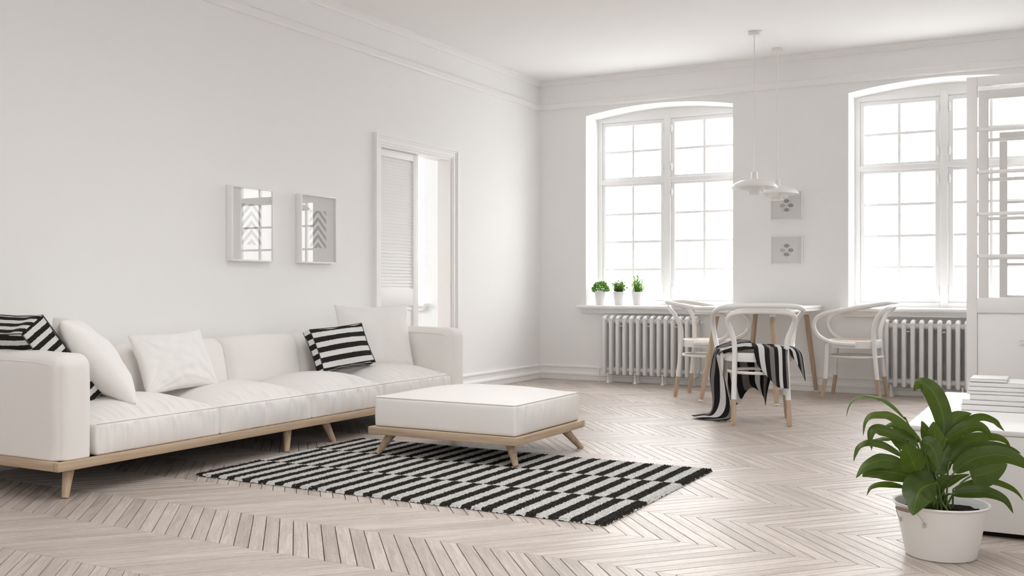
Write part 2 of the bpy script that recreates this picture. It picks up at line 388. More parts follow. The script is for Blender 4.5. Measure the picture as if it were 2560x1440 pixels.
def soft_box(sx, sy, sz, r, n, fn=None, flat=False):
    # rounded box with a grid on every face; fn(p, u, v, w) may move the points
    idx = {}; V = []; F = []
    nx, ny, nz = n
    def dist(i, m):  # denser near the ends
        t = i/m*2-1
        return math.sin(t*PI/2)*0.35+t*0.65
    def vert(i, j, k):
        key = (i, j, k)
        if key in idx: return idx[key]
        u, v, w = dist(i, nx), dist(j, ny), dist(k, nz)
        p = Vector((u*sx/2, v*sy/2, w*sz/2))
        q = Vector([max(-(s/2-r), min(s/2-r, c)) for s, c in zip((sx, sy, sz), p)])
        d = p-q
        if flat and w < 0: d.z = 0; q.z = p.z
        if d.length > 1e-9:
            dd = d.length; lim = max(abs(d.x), abs(d.y), abs(d.z)); p = q+d*(lim/dd)
        if fn: p = fn(p, u, v, w)
        idx[key] = len(V); V.append(p); return idx[key]
    def face(a, b, c, d): F.append((a, b, c, d))
    for i in range(nx):
        for j in range(ny):
            face(vert(i, j, nz), vert(i+1, j, nz), vert(i+1, j+1, nz), vert(i, j+1, nz))
            face(vert(i, j, 0), vert(i, j+1, 0), vert(i+1, j+1, 0), vert(i+1, j, 0))
    for i in range(nx):
        for k in range(nz):
            face(vert(i, 0, k), vert(i+1, 0, k), vert(i+1, 0, k+1), vert(i, 0, k+1))
            face(vert(i, ny, k), vert(i, ny, k+1), vert(i+1, ny, k+1), vert(i+1, ny, k))
    for j in range(ny):
        for k in range(nz):
            face(vert(0, j, k), vert(0, j, k+1), vert(0, j+1, k+1), vert(0, j+1, k))
            face(vert(nx, j, k), vert(nx, j+1, k), vert(nx, j+1, k+1), vert(nx, j, k+1))
    return V, F
def nz(x, y, z): return noise.noise(Vector((x, y, z)))

# ------------------------------------------------------------------ room shell
RX, RY0, CZ = 5.2, -11.2, 2.976
WT = 0.42      # facade thickness
def arch_wall(name, x0, x1, y0, y1, z1, openings, mat):
    # facade slab with arched openings: (xa, xb, sill, spring, rise)
    mb = MB(); x = x0
    for xa, xb, zs, zp, rise in sorted(openings):
        mb.box(x, y0, 0, xa, y1, z1)
        mb.box(xa, y0, 0, xb, y1, zs)
        n = 20; top = [(xa+(xb-xa)*i/n, zp+rise*(1-(2*i/n-1)**2)) for i in range(n+1)]
        for i in range(n):
            mb.prism([top[i], top[i+1], (top[i+1][0], z1), (top[i][0], z1)], 'y', y0, y1)
        x = xb
    mb.box(x, y0, 0, x1, y1, z1)
    return structure(mb.build(name, mat, None, None))
W1, W2, W3 = 0.516, 3.014, -2.870
OPW = 1.476
ops = lambda x: (x, x+OPW, 0.700, 2.596, 0.068)
arch_wall('wall_back', -0.12, RX+0.2, 0.0, WT, CZ, [ops(W1), ops(W2)], M['wall'])
arch_wall('wall_hall_back', -3.7, -0.12, 0.0, WT, CZ, [ops(W3)], M['hall_wall'])

DY0, DY1, DZ = -2.711, -1.675, 2.025
mb = MB(); mb.box(-0.12, RY0-0.2, 0, 0, -3.20, CZ); mb.box(-0.12, -3.20, 0, -0.080, DY0, CZ); mb.box(-0.022, -3.20, 0, 0, DY0, CZ); mb.box(-0.080, -3.20, 2.13, -0.022, DY0, CZ); mb.box(-0.12, DY1, 0, 0, 0, CZ); mb.box(-0.12, DY0, DZ, 0, DY1, CZ)
structure(mb.build('wall_left', M['wall'], None, None))
RD0, RD1, RDZ = -2.45, -0.80, 2.12
RW = (-8.1, -7.0, 0.9, 2.2)  # unseen opening, added to throw light on right-facing sides
mb = MB(); mb.box(RX, RY0-0.2, 0, RX+0.2, RW[0], CZ); mb.box(RX, RW[1], 0, RX+0.2, RD0, CZ); mb.box(RX, RW[0], 0, RX+0.2, RW[1], RW[2]); mb.box(RX, RW[0], RW[3], RX+0.2, RW[1], CZ); mb.box(RX, RD1, 0, RX+0.2, 0, CZ); mb.box(RX, RD0, RDZ, RX+0.2, RD1, CZ)
structure(mb.build('wall_right', M['wall'], None, None))
FRONT_OPEN = [(0.4, 1.5, 0.8, 2.2)]  # unseen opening behind the camera, added as fill light
mb = MB(); xx = 0.0
for xa, xb, za, zb in FRONT_OPEN:
    mb.box(xx, RY0-0.2, 0, xa, RY0, CZ); mb.box(xa, RY0-0.2, 0, xb, RY0, za); mb.box(xa, RY0-0.2, zb, xb, RY0, CZ); xx = xb
mb.box(xx, RY0-0.2, 0, RX, RY0, CZ)
structure(mb.build('wall_front', M['wall'], None, None))
HL = (-3.7, -1.9, 0.7, 2.3)  # unseen opening, added to brighten the hall
mb = MB(); mb.box(-3.9, -4.4, 0, -3.7, HL[0], CZ); mb.box(-3.9, HL[1], 0, -3.7, WT, CZ); mb.box(-3.9, HL[0], 0, -3.7, HL[1], HL[2]); mb.box(-3.9, HL[0], HL[3], -3.7, HL[1], CZ)
structure(mb.build('wall_hall_left', M['wall'], None, None))
# room behind the folding doors, with an unseen opening added for side light
SR = (-2.1, -0.6, 0.9, 2.1)
mb = MB(); mb.box(RX+0.2, -4.2, 0, RX+3.2, -4.05, CZ); mb.box(RX+0.2, 0.0, 0, RX+3.2, 0.2, CZ); mb.box(RX+3.2, -4.2, 0, RX+3.4, SR[0], CZ); mb.box(RX+3.2, SR[1], 0, RX+3.4, 0.2, CZ); mb.box(RX+3.2, SR[0], 0, RX+3.4, SR[1], SR[2]); mb.box(RX+3.2, SR[0], SR[3], RX+3.4, SR[1], CZ); mb.box(RX+0.2, -4.2, CZ, RX+3.4, 0.2, CZ+0.15)
structure(mb.build('wall_side_room', M['wall'], None, None))
structure(MB().box(-3.7, -4.4, 0, -0.12, -4.2, CZ).build('wall_hall_front', M['wall'], None, None))
# ceiling with an added, unseen opening of tinted panes, filling the foreground with light
SK = (1.8, 4.2, -6.6, -4.2)
mb = MB(); mb.box(-3.9, SK[3], CZ, RX+0.2, WT, CZ+0.15); mb.box(-3.9, RY0-0.2, CZ, RX+0.2, SK[2], CZ+0.15); mb.box(-3.9, SK[2], CZ, SK[0], SK[3], CZ+0.15); mb.box(SK[1], SK[2], CZ, RX+0.2, SK[3], CZ+0.15)
structure(mb.build('ceiling', M['ceiling'], None, None))
mb = MB()
for i in range(4):
    for j in range(4): mb.box(SK[0]+0.6*i-0.02 if i else SK[0], SK[2], CZ+0.06, SK[0]+0.6*i+0.02, SK[3], CZ+0.10) if j == 0 else mb.box(SK[0], SK[2]+0.6*j-0.02, CZ+0.06, SK[1], SK[2]+0.6*j+0.02, CZ+0.10)
fill_grid = structure(mb.build('window_6', M['joinery'], None, None))  # glazing grid of the ceiling opening added for fill
for i in range(4):
    for j in range(4): mesh_obj('pane', [(SK[0]+0.6*i, SK[2]+0.6*j, CZ+0.08), (SK[0]+0.6*i+0.6, SK[2]+0.6*j, CZ+0.08), (SK[0]+0.6*i+0.6, SK[2]+0.6*j+0.6, CZ+0.08), (SK[0]+0.6*i, SK[2]+0.6*j+0.6, CZ+0.08)], [(0, 1, 2, 3)], M['fill_glass'], fill_grid)
portal('daylight_portal', ((SK[0]+SK[1])/2, (SK[2]+SK[3])/2, CZ+0.14), (0, 0, 0), SK[1]-SK[0], SK[3]-SK[2])

# mouldings: cornice, picture rail, baseboards (profiles are (distance from wall, height))
CORN = [(0, 2.925), (0.016, 2.925), (0.020, 2.938), (0.040, 2.954), (0.050, 2.960), (0.050, CZ), (0, CZ)]
RAIL = [(0, 2.686), (0.024, 2.690), (0.030, 2.700), (0.030, 2.738), (0.014, 2.754), (0, 2.754)]
BASE = [(0, 0), (0.030, 0), (0.030, 0.040), (0.036, 0.048), (0.036, 0.062), (0.022, 0.072), (0.016, 0.085), (0.016, 0.112), (0.024, 0.120), (0.024, 0.132), (0.014, 0.140), (0, 0.140)]
def mould(name, prof, runs):
    mb = MB()
    for wall, a, b in runs:
        if wall == 'left': mb.prism(prof, 'y', a, b)
        elif wall == 'right': mb.prism([(RX-p[0], p[1]) for p in prof], 'y', a, b)
        elif wall == 'back': mb.prism([(-p[0], p[1]) for p in prof], 'x', a, b)
    return structure(mb.build(name, M['trim'], None, None))
mould('trim_1', CORN, [('left', RY0, 0), ('right', RY0, 0), ('back', 0, RX)])
mould('trim_2', RAIL, [('left', RY0, 0), ('right', RY0, 0), ('back', 0, RX)])
mould('baseboard_left', BASE, [('left', RY0, -2.794), ('left', -1.592, 0)])
mould('baseboard_back', BASE, [('back', 0, RX)])
mould('baseboard_right', BASE, [('right', RY0, RD0-0.08), ('right', RD1+0.08, 0)])

# ------------------------------------------------------------------ floor: chevron parquet, plank by plank
floor = structure(MB().box(-3.9, RY0-0.2, -0.06, RX+3.4, WT, -0.0115).build('floor', M['under'], None, None))
PITCH, COLW, DXC, SEAM0, XMAX0 = 0.0686, 0.4075, 0.351, -5.650, 3.684
def plank_mesh(name, sgn, gap=0.0014, bev=0.0009, th=0.011):
    # parallelogram lying from (0,0) to (sgn*DXC, COLW), PITCH wide along x
    L2 = math.hypot(DXC, COLW); g = gap*L2/COLW; ge = gap*0.5
    def para(e, z):
        a = g+e*L2/COLW; y0 = ge+e; y1 = COLW-ge-e
        return [(sgn*DXC*y0/COLW+a, y0, z), (sgn*DXC*y0/COLW+PITCH-a, y0, z), (sgn*DXC*y1/COLW+PITCH-a, y1, z), (sgn*DXC*y1/COLW+a, y1, z)]
    v = para(bev, 0)+para(0, -bev*0.9)+para(0, -th)
    f = [(0, 1, 2, 3)]+[(4+i, 4+(i+1) % 4, (i+1) % 4, i) for i in range(4)]+[(8+i, 8+(i+1) % 4, 4+(i+1) % 4, 4+i) for i in range(4)]
    c, s = sgn*DXC/L2, COLW/L2
    uv = [((p[0]*c+p[1]*s), (-p[0]*s+p[1]*c)) for p in v]
    return v, f, uv
PL = {s: plank_mesh('plank', s) for s in (1, -1)}
PME = {}
for s in (1, -1):
    o = mesh_obj('plank', PL[s][0], PL[s][1], M['plank'], None, None, PL[s][2]); PME[s] = o.data; bpy.data.objects.remove(o)
planks = []
for k in range(-14, 15):
    y = SEAM0+k*COLW
    sgn = -1 if k % 2 == 0 else 1           # even seams are the right-hand points of the zigzag
    xs = XMAX0 if k % 2 == 0 else XMAX0-DXC
    if y > 0 or y < RY0-0.5: continue
    n0 = int((-0.45-xs)/PITCH)-1
    for i in range(n0, n0+110):
        x = xs+i*PITCH
        if x > RX+0.45 or max(x, x+sgn*DXC)+PITCH < -0.02: continue
        quad = [(x, y), (x+PITCH, y), (x+sgn*DXC+PITCH, y+COLW), (x+sgn*DXC, y+COLW)]
        cx = sum(q[0] for q in quad)/4; cy = y+COLW/2
        if cx < -0.1 or cx > RX+0.1: continue
        area = 0
        pr = [project((q[0], q[1], 0)) for q in quad]
        if all(pr):
            pc = (sum(p[0] for p in pr)/4, sum(p[1] for p in pr)/4)
            inr = RUG['x0']+0.05 < cx < RUG['x1']-0.05 and RUG['y0']+0.1 < cy < RUG['y1']
            ins = cx < 0.6 and -6.3 < cy < -2.9
            inc = cx > 4.3 and -5.0 < cy
            if -60 < pc[0] < 2620 and pc[1] < 1490 and not (inr or ins or inc):
                area = abs(sum(pr[a][0]*pr[(a+1) % 4][1]-pr[(a+1) % 4][0]*pr[a][1] for a in range(4)))/2
        planks.append((area, x, y, sgn))
planks.sort(key=lambda p: -p[0])
rest = ([], [], [])
for n, (area, x, y, sgn) in enumerate(planks):
    dz = random.uniform(-0.0005, 0.0)
    if n < 300:
        data_obj('plank', PME[sgn], floor, (x, y, dz))
    else:
        v, f, uv = PL[sgn]; k = len(rest[0])
        rest[0].extend([(p[0]+x, p[1]+y, p[2]+dz) for p in v]); rest[1].extend([tuple(q+k for q in g) for g in f]); rest[2].extend(uv)
o = mesh_obj('parquet_field', rest[0], rest[1], M['plank'], floor, None, rest[2]); o['kind'] = 'stuff'
# plain boards in the next room
hv, hf, hu = [], [], []
for i in range(24):
    a = -3.69+i*0.148; k = len(hv)
    hv += [(a+0.001, -4.2, -0.001), (a+0.147, -4.2, -0.001), (a+0.147, 0, -0.001), (a+0.001, 0, -0.001)]; hf.append((k, k+1, k+2, k+3)); hu += [(0, 0), (0, .15), (4.2, .15), (4.2, 0)]
o = mesh_obj('hall_boards', hv, hf, M['plank'], floor, None, hu); o['kind'] = 'stuff'

# ------------------------------------------------------------------ windows
def window(n, X, hardware=True):
    # frame, four casements with muntins and panes, arched head panel, sill
    y0, y1 = 0.290, 0.370
    zt, zb = 2.604, 0.737
    mb = MB()
    mb.box(X-0.006, y0, zb-0.004, X+0.046, y1, zt); mb.box(X+OPW-0.046, y0, zb-0.004, X+OPW+0.006, y1, zt)
    mb.box(X+0.046, y0, 2.560, X+OPW-0.046, y1, zt); mb.box(X+0.046, y0, zb-0.004, X+OPW-0.046, y1, 0.780)
    mb.box(X+0.706, y0-0.006, zb, X+0.770, y1, zt, 0.006)
    mb.box(X, y0-0.004, 1.940, X+OPW, y1, 1.985, 0.006)
    fr = structure(mb.build('window_%d' % n, M['joinery'], None, 0.6))
    mb = MB(); m = 20
    top = [(X+OPW*i/m, 2.596+0.068*(1-(2*i/m-1)**2)+0.01) for i in range(m+1)]
    for i in range(m): mb.prism([(top[i][0], 2.598), (top[i+1][0], 2.598), top[i+1], top[i]], 'y', 0.30, y1)
    mb.build('arch_panel', M['wall'], fr, None)
    for cx0, cx1 in ((0.046, 0.706), (0.770, 1.430)):
        for cz0, cz1, rows, gz0, gz1 in ((1.985, 2.560, 2, 2.008, 2.520), (0.780, 1.940, 4, 0.812, 1.916)):
            g0 = X+(0.078 if cx0 < 0.1 else 0.810); g1 = X+(0.666 if cx0 < 0.1 else 1.398)
            ya, yb = y0+0.012, y1-0.012
            mb = MB()
            mb.box(X+cx0, ya, cz0, g0, yb, cz1, 0.004); mb.box(g1, ya, cz0, X+cx1, yb, cz1, 0.004)
            mb.box(g0-0.002, ya, cz0, g1+0.002, yb, gz0, 0.004); mb.box(g0-0.002, ya, gz1, g1+0.002, yb, cz1, 0.004)
            ca = mb.build('casement', M['joinery'], fr, 0.6)
            gm = (g0+g1)/2; bw = 0.012
            MB().box(gm-bw, ya+0.012, gz0, gm+bw, yb-0.008, gz1, 0.003).build('muntin', M['joinery'], ca, 0.6)
            zs = [gz0+(gz1-gz0)*i/rows for i in range(rows+1)]
            for z in zs[1:-1]:
                MB().box(g0, ya+0.014, z-bw, g1, yb-0.010, z+bw, 0.003).build('muntin', M['joinery'], ca, 0.6)
            for i in range(rows):
                for a, b in ((g0, gm-bw), (gm+bw, g1)):
                    MB().box(a, 0.329, zs[i]+(bw if i else 0), b, 0.333, zs[i+1]-(bw if i < rows-1 else 0)).build('pane', M['glass'], ca, None)
            if hardware:
                for z in ((cz0+0.10), (cz1-0.10)):
                    xh = X+(0.694 if cx0 < 0.1 else 0.782)
                    MB().tube([(xh, y0-0.001, z-0.035), (xh, y0-0.001, z+0.035)], 0.007, 8).box(xh-0.012, y0+0.004, z-0.012, xh+0.012, y0+0.014, z+0.012, 0.002).build('hinge', M['joinery'], ca, 0.6)
    # sill slab with a rounded nose, stepped apron below
    mb = MB(); nose = [(0.29, 0.7005), (-0.085, 0.7005)]+[(-0.085-0.018*math.sin(t*PI/8), 0.7005+0.018-0.018*math.cos(t*PI/8)) for t in range(1, 8)]+[(-0.085, 0.7365), (0.29, 0.7365)]
    mb2 = MB().prism(nose, 'x', X-0.057, X+OPW+0.057)
    si = mb2.build('sill', M['trim'], fr, 0.6)
    MB().prism([(-0.001, 0.662), (-0.062, 0.662), (-0.066, 0.668), (-0.066, 0.674), (-0.050, 0.680), (-0.046, 0.700), (-0.001, 0.700)], 'x', X-0.030, X+OPW+0.030).build('apron', M['trim'], si, 0.5)
    return fr
window(1, W1); window(2, W2); window(3, W3, False)
def fill_window(n, x0, x1, z0, z1):  # frame for the fill opening added behind the camera
    mb = MB(); y0, y1 = RY0-0.12, RY0-0.06
    mb.box(x0, y0, z0, x0+0.06, y1, z1); mb.box(x1-0.06, y0, z0, x1, y1, z1); mb.box(x0, y0, z0, x1, y1, z0+0.06); mb.box(x0, y0, z1-0.06, x1, y1, z1)
    mb.box((x0+x1)/2-0.04, y0, z0, (x0+x1)/2+0.04, y1, z1); mb.box(x0, y0, 1.9, x1, y1, 1.97)
    return structure(mb.build('window_%d' % n, M['joinery'], None, None))
for i, q in enumerate(FRONT_OPEN): fill_window(4+i, *q)
for X in (W1, W2, W3): portal('daylight_portal', (X+OPW/2, 0.40, 1.66), (-PI/2, 0, 0), OPW, 1.95)
for xa, xb, za, zb in FRONT_OPEN: portal('daylight_portal', ((xa+xb)/2, RY0-0.19, (za+zb)/2), (PI/2, 0, 0), xb-xa, zb-za)
portal('daylight_portal', (RX+3.39, (SR[0]+SR[1])/2, (SR[2]+SR[3])/2), (0, PI/2, 0), SR[3]-SR[2], SR[1]-SR[0])
portal('daylight_portal', (RX+0.19, (RW[0]+RW[1])/2, (RW[2]+RW[3])/2), (0, PI/2, 0), RW[3]-RW[2], RW[1]-RW[0])
portal('daylight_portal', (-3.89, (HL[0]+HL[1])/2, (HL[2]+HL[3])/2), (0, -PI/2, 0), HL[3]-HL[2], HL[1]-HL[0])



# ------------------------------------------------------------------ doorway in the left wall with a louvred sliding door
mb = MB(); cw = 0.083
for a, b, t in ((0, 0.016, 0.014), (0.016, 0.050, 0.020), (0.050, 0.064, 0.026), (0.064, cw, 0.034)):
    mb.box(0.0, DY0-b, 0, t, DY0-a, DZ+b); mb.box(0.0, DY1+a, 0, t, DY1+b, DZ+b); mb.box(0.0, DY0-a, DZ+a, t, DY1+a, DZ+b)
mb.box(-0.125, DY0, 0, -0.080, DY0+0.016, DZ); mb.box(-0.022, DY0, 0, 0.004, DY0+0.016, DZ); mb.box(-0.125, DY1-0.016, 0, 0.004, DY1, DZ); mb.box(-0.125, DY0+0.016, DZ-0.016, 0.004, DY1-0.016, DZ)
structure(mb.build('trim_3', M['trim'], None, None))
ly0, ly1, lx0, lx1 = -3.060, -2.119, -0.072, -0.037
mb = MB()
mb.box(lx0, ly0, 0.01, lx1, ly0+0.08, 2.006, 0.003); mb.box(lx0, ly1-0.075, 0.01, lx1, ly1, 2.006, 0.003)
mb.box(lx0, ly0+0.08, 1.948, lx1, ly1-0.075, 2.006, 0.003); mb.box(lx0, ly0+0.08, 0.760, lx1, ly1-0.075, 0.900, 0.003); mb.box(lx0, ly0+0.08, 0.01, lx1, ly1-0.075, 0.16, 0.003)
door1 = structure(mb.build('door_1', M['trim'], None, 0.6))
ns = 40; sl = (1.948-0.900)/ns
slat_me = None
for i in range(ns):
    z = 0.900+sl*(i+0.5)
    if slat_me is None:
        o = MB().prism([(-0.010, -0.016), (-0.004, -0.016), (0.013, 0.012), (0.013, 0.017), (0.008, 0.017)][::-1], 'y', ly0+0.08, ly1-0.075).build('louvre_slat', M['trim'], door1, None)
        for vv in o.data.vertices: vv.co.x *= -1
        o.data.flip_normals(); slat_me = o.data
    else: o = data_obj('louvre_slat', slat_me, door1)
    o.location = ((lx0+lx1)/2, 0, z)
MB().box(lx0+0.012, ly0+0.08, 0.16, lx1-0.012, ly1-0.075, 0.76, 0.002).build('panel', M['trim'], door1, 0.6)
mb = MB()
for q in (0.735, 0.180): mb.box(lx0+0.004, ly0+0.085, q-0.012, lx1-0.004, ly1-0.08, q+0.012, 0.004)
mb.build('panel_moulding', M['trim'], door1, 0.6)
pl = MB().box(lx0+0.006, ly1-0.002, 0.765, lx1-0.004, ly1+0.004, 0.875, 0.002).build('lock_plate', M['black'], door1, 0.6)
MB().box(lx0+0.012, ly1+0.003, 0.79, lx1-0.014, ly1+0.006, 0.85, 0.001).build('finger_pull', M['steel'], pl, 0.6)

# ------------------------------------------------------------------ folding glazed doors on the right
def glazed_leaf(n, x0, y, width=0.90, t=0.038):
    x1 = x0+width; st = 0.053; z1 = 2.072; gz0, gz1 = 0.855, 2.022
    mb = MB(); ya, yb = y-t/2, y+t/2
    mb.box(x0, ya, 0.012, x0+st, yb, z1, 0.002); mb.box(x1-st, ya, 0.012, x1, yb, z1, 0.002)
    mb.box(x0+st, ya, gz1, x1-st, yb, z1, 0.002); mb.box(x0+st, ya, 0.775, x1-st, yb, gz0, 0.002); mb.box(x0+st, ya, 0.012, x1-st, yb, 0.20, 0.002)
    d = structure(mb.build('door_%d' % n, M['white'], None, 0.6))
    MB().box(x0+st, y-t*0.28, 0.20, x1-st, y+t*0.28, 0.775, 0.004).build('panel', M['white'], d, 0.6)
    bars = [1.086, 1.318, 1.548, 1.780]
    for z in bars: MB().box(x0+st, y-t*0.42, z-0.0095, x1-st, y+t*0.42, z+0.0095, 0.003).build('glazing_bar', M['white'], d, 0.6)
    zs = [gz0]+bars+[gz1]
    for a, b in zip(zs[:-1], zs[1:]):
        MB().box(x0+st, y-0.002, a+0.009, x1-st, y+0.002, b-0.009).build('pane', M['glass'], d, None)
    return d
d2 = glazed_leaf(2, 4.205, -3.00)
MB().lathe([(0.016, 0), (0.016, 0.004), (0.011, 0.006), (0.011, 0.003)], 20).build('keyhole_plate', M['white'], d2, 0.6).matrix_world = Matrix.Translation((4.478, -3.0125, 0.62)) @ Matrix.Rotation(PI/2, 4, 'X')
glazed_leaf(3, 4.232, -2.55)
glazed_leaf(4, 4.238, -0.70)

# ------------------------------------------------------------------ sofa
def taper_leg(name, parent, top, bot, r0, r1, mat):
    return MB().tube([Vector(top)+Vector((0, 0, 0.004)), top, bot], [r0, r0, r1], 16).build(name, mat, parent, 0.7)
SX0, SX1, SY0, SY1 = 0.045, 0.930, -6.283, -2.890      # oak frame outline
sofa = thing('sofa', 'long cream four-seat sofa with oak frame along the left wall', 'sofa', (0.49, -4.59, 0))
OX, OY = 0.49, -4.59
MB().box(SX1-0.032-OX, SY0-OY, 0.125, SX1-OX, SY1-OY, 0.165, 0.004).build('frame_rail', M['oak_y'], sofa, 0.6)
MB().box(SX0-OX, SY0-OY, 0.125, SX0+0.032-OX, SY1-OY, 0.165, 0.004).build('frame_rail', M['oak_y'], sofa, 0.6)
MB().box(SX0+0.032-OX, SY0-OY, 0.125, SX1-0.032-OX, SY0+0.032-OY, 0.165, 0.004).build('frame_end', M['oak_x'], sofa, 0.6)
MB().box(SX0+0.032-OX, SY1-0.032-OY, 0.125, SX1-0.032-OX, SY1-OY, 0.165, 0.004).build('frame_end', M['oak_x'], sofa, 0.6)
MB().box(SX0+0.032-OX, SY0+0.032-OY, 0.128, SX1-0.032-OX, SY1-0.032-OY, 0.160).build('shade_sheet', M['under'], sofa, 0.6)  # black sheet added to deepen the shade under the sofa
for x, y, sx, sy in ((0.885, -6.215, 1, -1), (0.893, -4.800, 1, -1), (0.884, -4.375, 1, 1), (0.885, -2.955, 1, 1), (0.09, -6.215, -1, -1), (0.09, -4.375, -1, 1), (0.09, -4.800, -1, -1), (0.09, -2.955, -1, 1)):
    taper_leg('leg', sofa, (x-OX-0.035*sx, y-OY-0.045*sy, 0.127), (x-OX, y-OY, 0.0), 0.026, 0.015, M['oak_z'])
def arm_fn(sd):
    def fn(p, u, v, w):
        k = 0.010*nz(p.x*3+sd, p.y*6, p.z*4)
        p.y += k*(1-abs(w)**6); p.x += 0.014*(1-v*v)*max(0, u)**8
        p.z += (0.010*(1-u*u) if w > 0.9 else 0)+(0.003*nz(p.x*9, p.y*9, sd) if w > -0.5 else 0)
        return p
    return fn
def rolled_arm(y0, y1, sd):
    sx, sy, sz = 0.845, y1-y0, 0.455
    V, F = soft_box(sx, sy, sz, 0.058, (48, 22, 44), arm_fn(sd), flat=True)
    o = mesh_obj('arm', [(v.x+0.478-OX, v.y+(y0+y1)/2-OY, v.z+0.166+sz/2) for v in V], F, M['fabric'], sofa, 3.14)
    xs = 0.478-OX
    MB().tube(crom([(xs-sx/2+0.05, y0-OY+0.002, 0.585), (xs, y0-OY-0.001, 0.592), (xs+sx/2-0.10, y0-OY+0.001, 0.585), (xs+sx/2-0.035, y0-OY+0.012, 0.56)], 8), 0.0022, 6).build('seam', M['fabric'], o, 3.14)
    return o
rolled_arm(-6.262, -6.072, 1.3); rolled_arm(-3.100, -2.911, 7.7)
# back body
V, F = soft_box(0.20, 2.97, 0.435, 0.05, (12, 90, 24), lambda p, u, v, w: p+Vector((0, 0, 0.010*nz(p.y*2, 1.7, 0) if w > 0 else 0)))
mesh_obj('backrest', [(v.x+0.165-OX, v.y-4.586-OY, v.z+0.166+0.2175) for v in V], F, M['fabric'], sofa, 3.14)
bcuts = [-6.068, -5.50, -4.735, -4.10, -3.104]
for i in range(4):
    a, b = bcuts[i], bcuts[i+1]
    def fn(p, u, v, w, i=i):
        p.x += 0.035*(1-v**4)*(1-w*w)*(1 if u > 0 else 0)
        p.z += 0.012*(1-v*v)*(1 if w > 0 else 0)
        e = 0.006*nz(p.y*14+i*9, p.z*5, 2.0)*(abs(v)**3+abs(w)**3)
        p.x += e
        p.x += -0.06*(w+1)/2         # leans back
        return p
    V, F = soft_box(0.17, b-a-0.004, 0.30, 0.055, (14, 50, 26), fn)
    mesh_obj('back_cushion', [(v.x+0.345-OX, v.y+(a+b)/2-OY, v.z+0.315+0.15) for v in V], F, M['fabric'], sofa, 3.14)
scuts = [-6.066, -5.310, -4.591, -3.884, -3.104]
def seat_fn(sx, sy, sz, sd, front_x=True, amp=0.015, crown=0.085):
    # crowned top, plump sides, gathers fanning out of the top welt
    def fn(p, u, v, w):
        topk = max(0.0, w)
        d_front = (sx/2-p.x); d_top = (sz/2-p.z)
        g = (1-abs(u)**2.6)*(1-abs(v)**3.2)
        q = p.copy()
        if w > 0.0: q.z += crown*g*topk
        bul = (1-w*w)
        q.x += 0.012*bul*(1-abs(v)**4)*(1 if u > 0.5 else -1 if u < -0.5 else 0)*abs(u)**6
        q.y += 0.004*bul*(1 if v > 0.5 else -1 if v < -0.5 else 0)*abs(v)**6
        # distance from the front welt
        df = math.hypot(d_front if d_front > 0 else 0, d_top if d_top > 0 else 0)
        wr = nz(p.y*34+sd*3.1, df*5.0+p.y*2, sd)+0.6*nz(p.y*70+sd, df*8, 4.2)
        fall = math.exp(-df/0.075)*(1-math.exp(-(df/0.022)**2))*(1-abs(v)**8)
        if u > 0.2:
            if d_top <= d_front: q.z += wr*amp*fall*2.0
            else: q.x += wr*amp*fall*1.7
        q.z += 0.004*nz(p.x*6, p.y*6, sd)*topk*g
        return q
    return fn
for i in range(4):
    a, b = scuts[i], scuts[i+1]; sx, sy, sz = 0.60, b-a-0.003, 0.140
    V, F = soft_box(sx, sy, sz, 0.014, (56, 120, 14), seat_fn(sx, sy, sz, 2.0+i*5.3), flat=True)
    cx, cy, cz = 0.900-sx/2-OX, (a+b)/2-OY, 0.166+sz/2
    o = mesh_obj('seat_cushion', [(v.x+cx, v.y+cy, v.z+cz) for v in V], F, M['fabric'], sofa, 3.14)
    x1 = cx+sx/2-0.002; z1 = 0.306-0.002
    MB().tube([(x1, a+0.004-OY, z1), (x1, b-0.004-OY, z1)], 0.0022, 6).build('piping', M['fabric'], o, 3.14)

# ------------------------------------------------------------------ ottoman
ottoman = thing('ottoman', 'square cream ottoman on an oak frame standing on the striped rug', 'ottoman', (1.842, -4.307, 0))
ax, ay = 0.4575, 0.4025
for sg in (-1, 1):
    MB().box(-ax, sg*(ay-0.015)-0.015, 0.125, ax, sg*(ay-0.015)+0.015, 0.165, 0.003).build('frame_rail', M['oak_x'], ottoman, 0.6)
    MB().box(sg*(ax-0.015)-0.015, -ay+0.03, 0.125, sg*(ax-0.015)+0.015, ay-0.03, 0.165, 0.003).build('frame_side', M['oak_y'], ottoman, 0.6)
MB().box(-ax+0.03, -ay+0.03, 0.128, ax-0.03, ay-0.03, 0.158).build('shade_sheet', M['under'], ottoman, 0.6)  # dark sheet added here too, so the underside stays in shade
for sx in (-1, 1):
    for sy in (-1, 1):
        zb = 0.016 if sy < 0 else 0.0
        taper_leg('leg', ottoman, (sx*(ax-0.095), sy*(ay-0.095), 0.127), (sx*(ax-0.030), sy*(ay-0.045 if sy < 0 else ay+0.02), zb), 0.026, 0.015, M['oak_z'])
cx_, cy_, cz_ = 0.868, 0.752, 0.160
def ott_fn(p, u, v, w):
    f = seat_fn(cx_, cy_, cz_, 31.0, amp=0.008, crown=0.042)
    return f(p, u, v, w)
V, F = soft_box(cx_, cy_, cz_, 0.014, (80, 70, 14), ott_fn)
o = mesh_obj('cushion', [(v.x, v.y, v.z+0.164+cz_/2) for v in V], F, M['fabric'], ottoman, 3.14)
e = 0.002; hx, hy, z1 = cx_/2-e, cy_/2-e, 0.164+cz_-e
MB().tube([(-hx, -hy+.01, z1), (-hx, hy-.01, z1), (-hx+.01, hy, z1), (hx-.01, hy, z1), (hx, hy-.01, z1), (hx, -hy+.01, z1), (hx-.01, -hy, z1), (-hx+.01, -hy, z1)], 0.0026, 6, closed=True).build('piping', M['fabric'], o, 3.14)

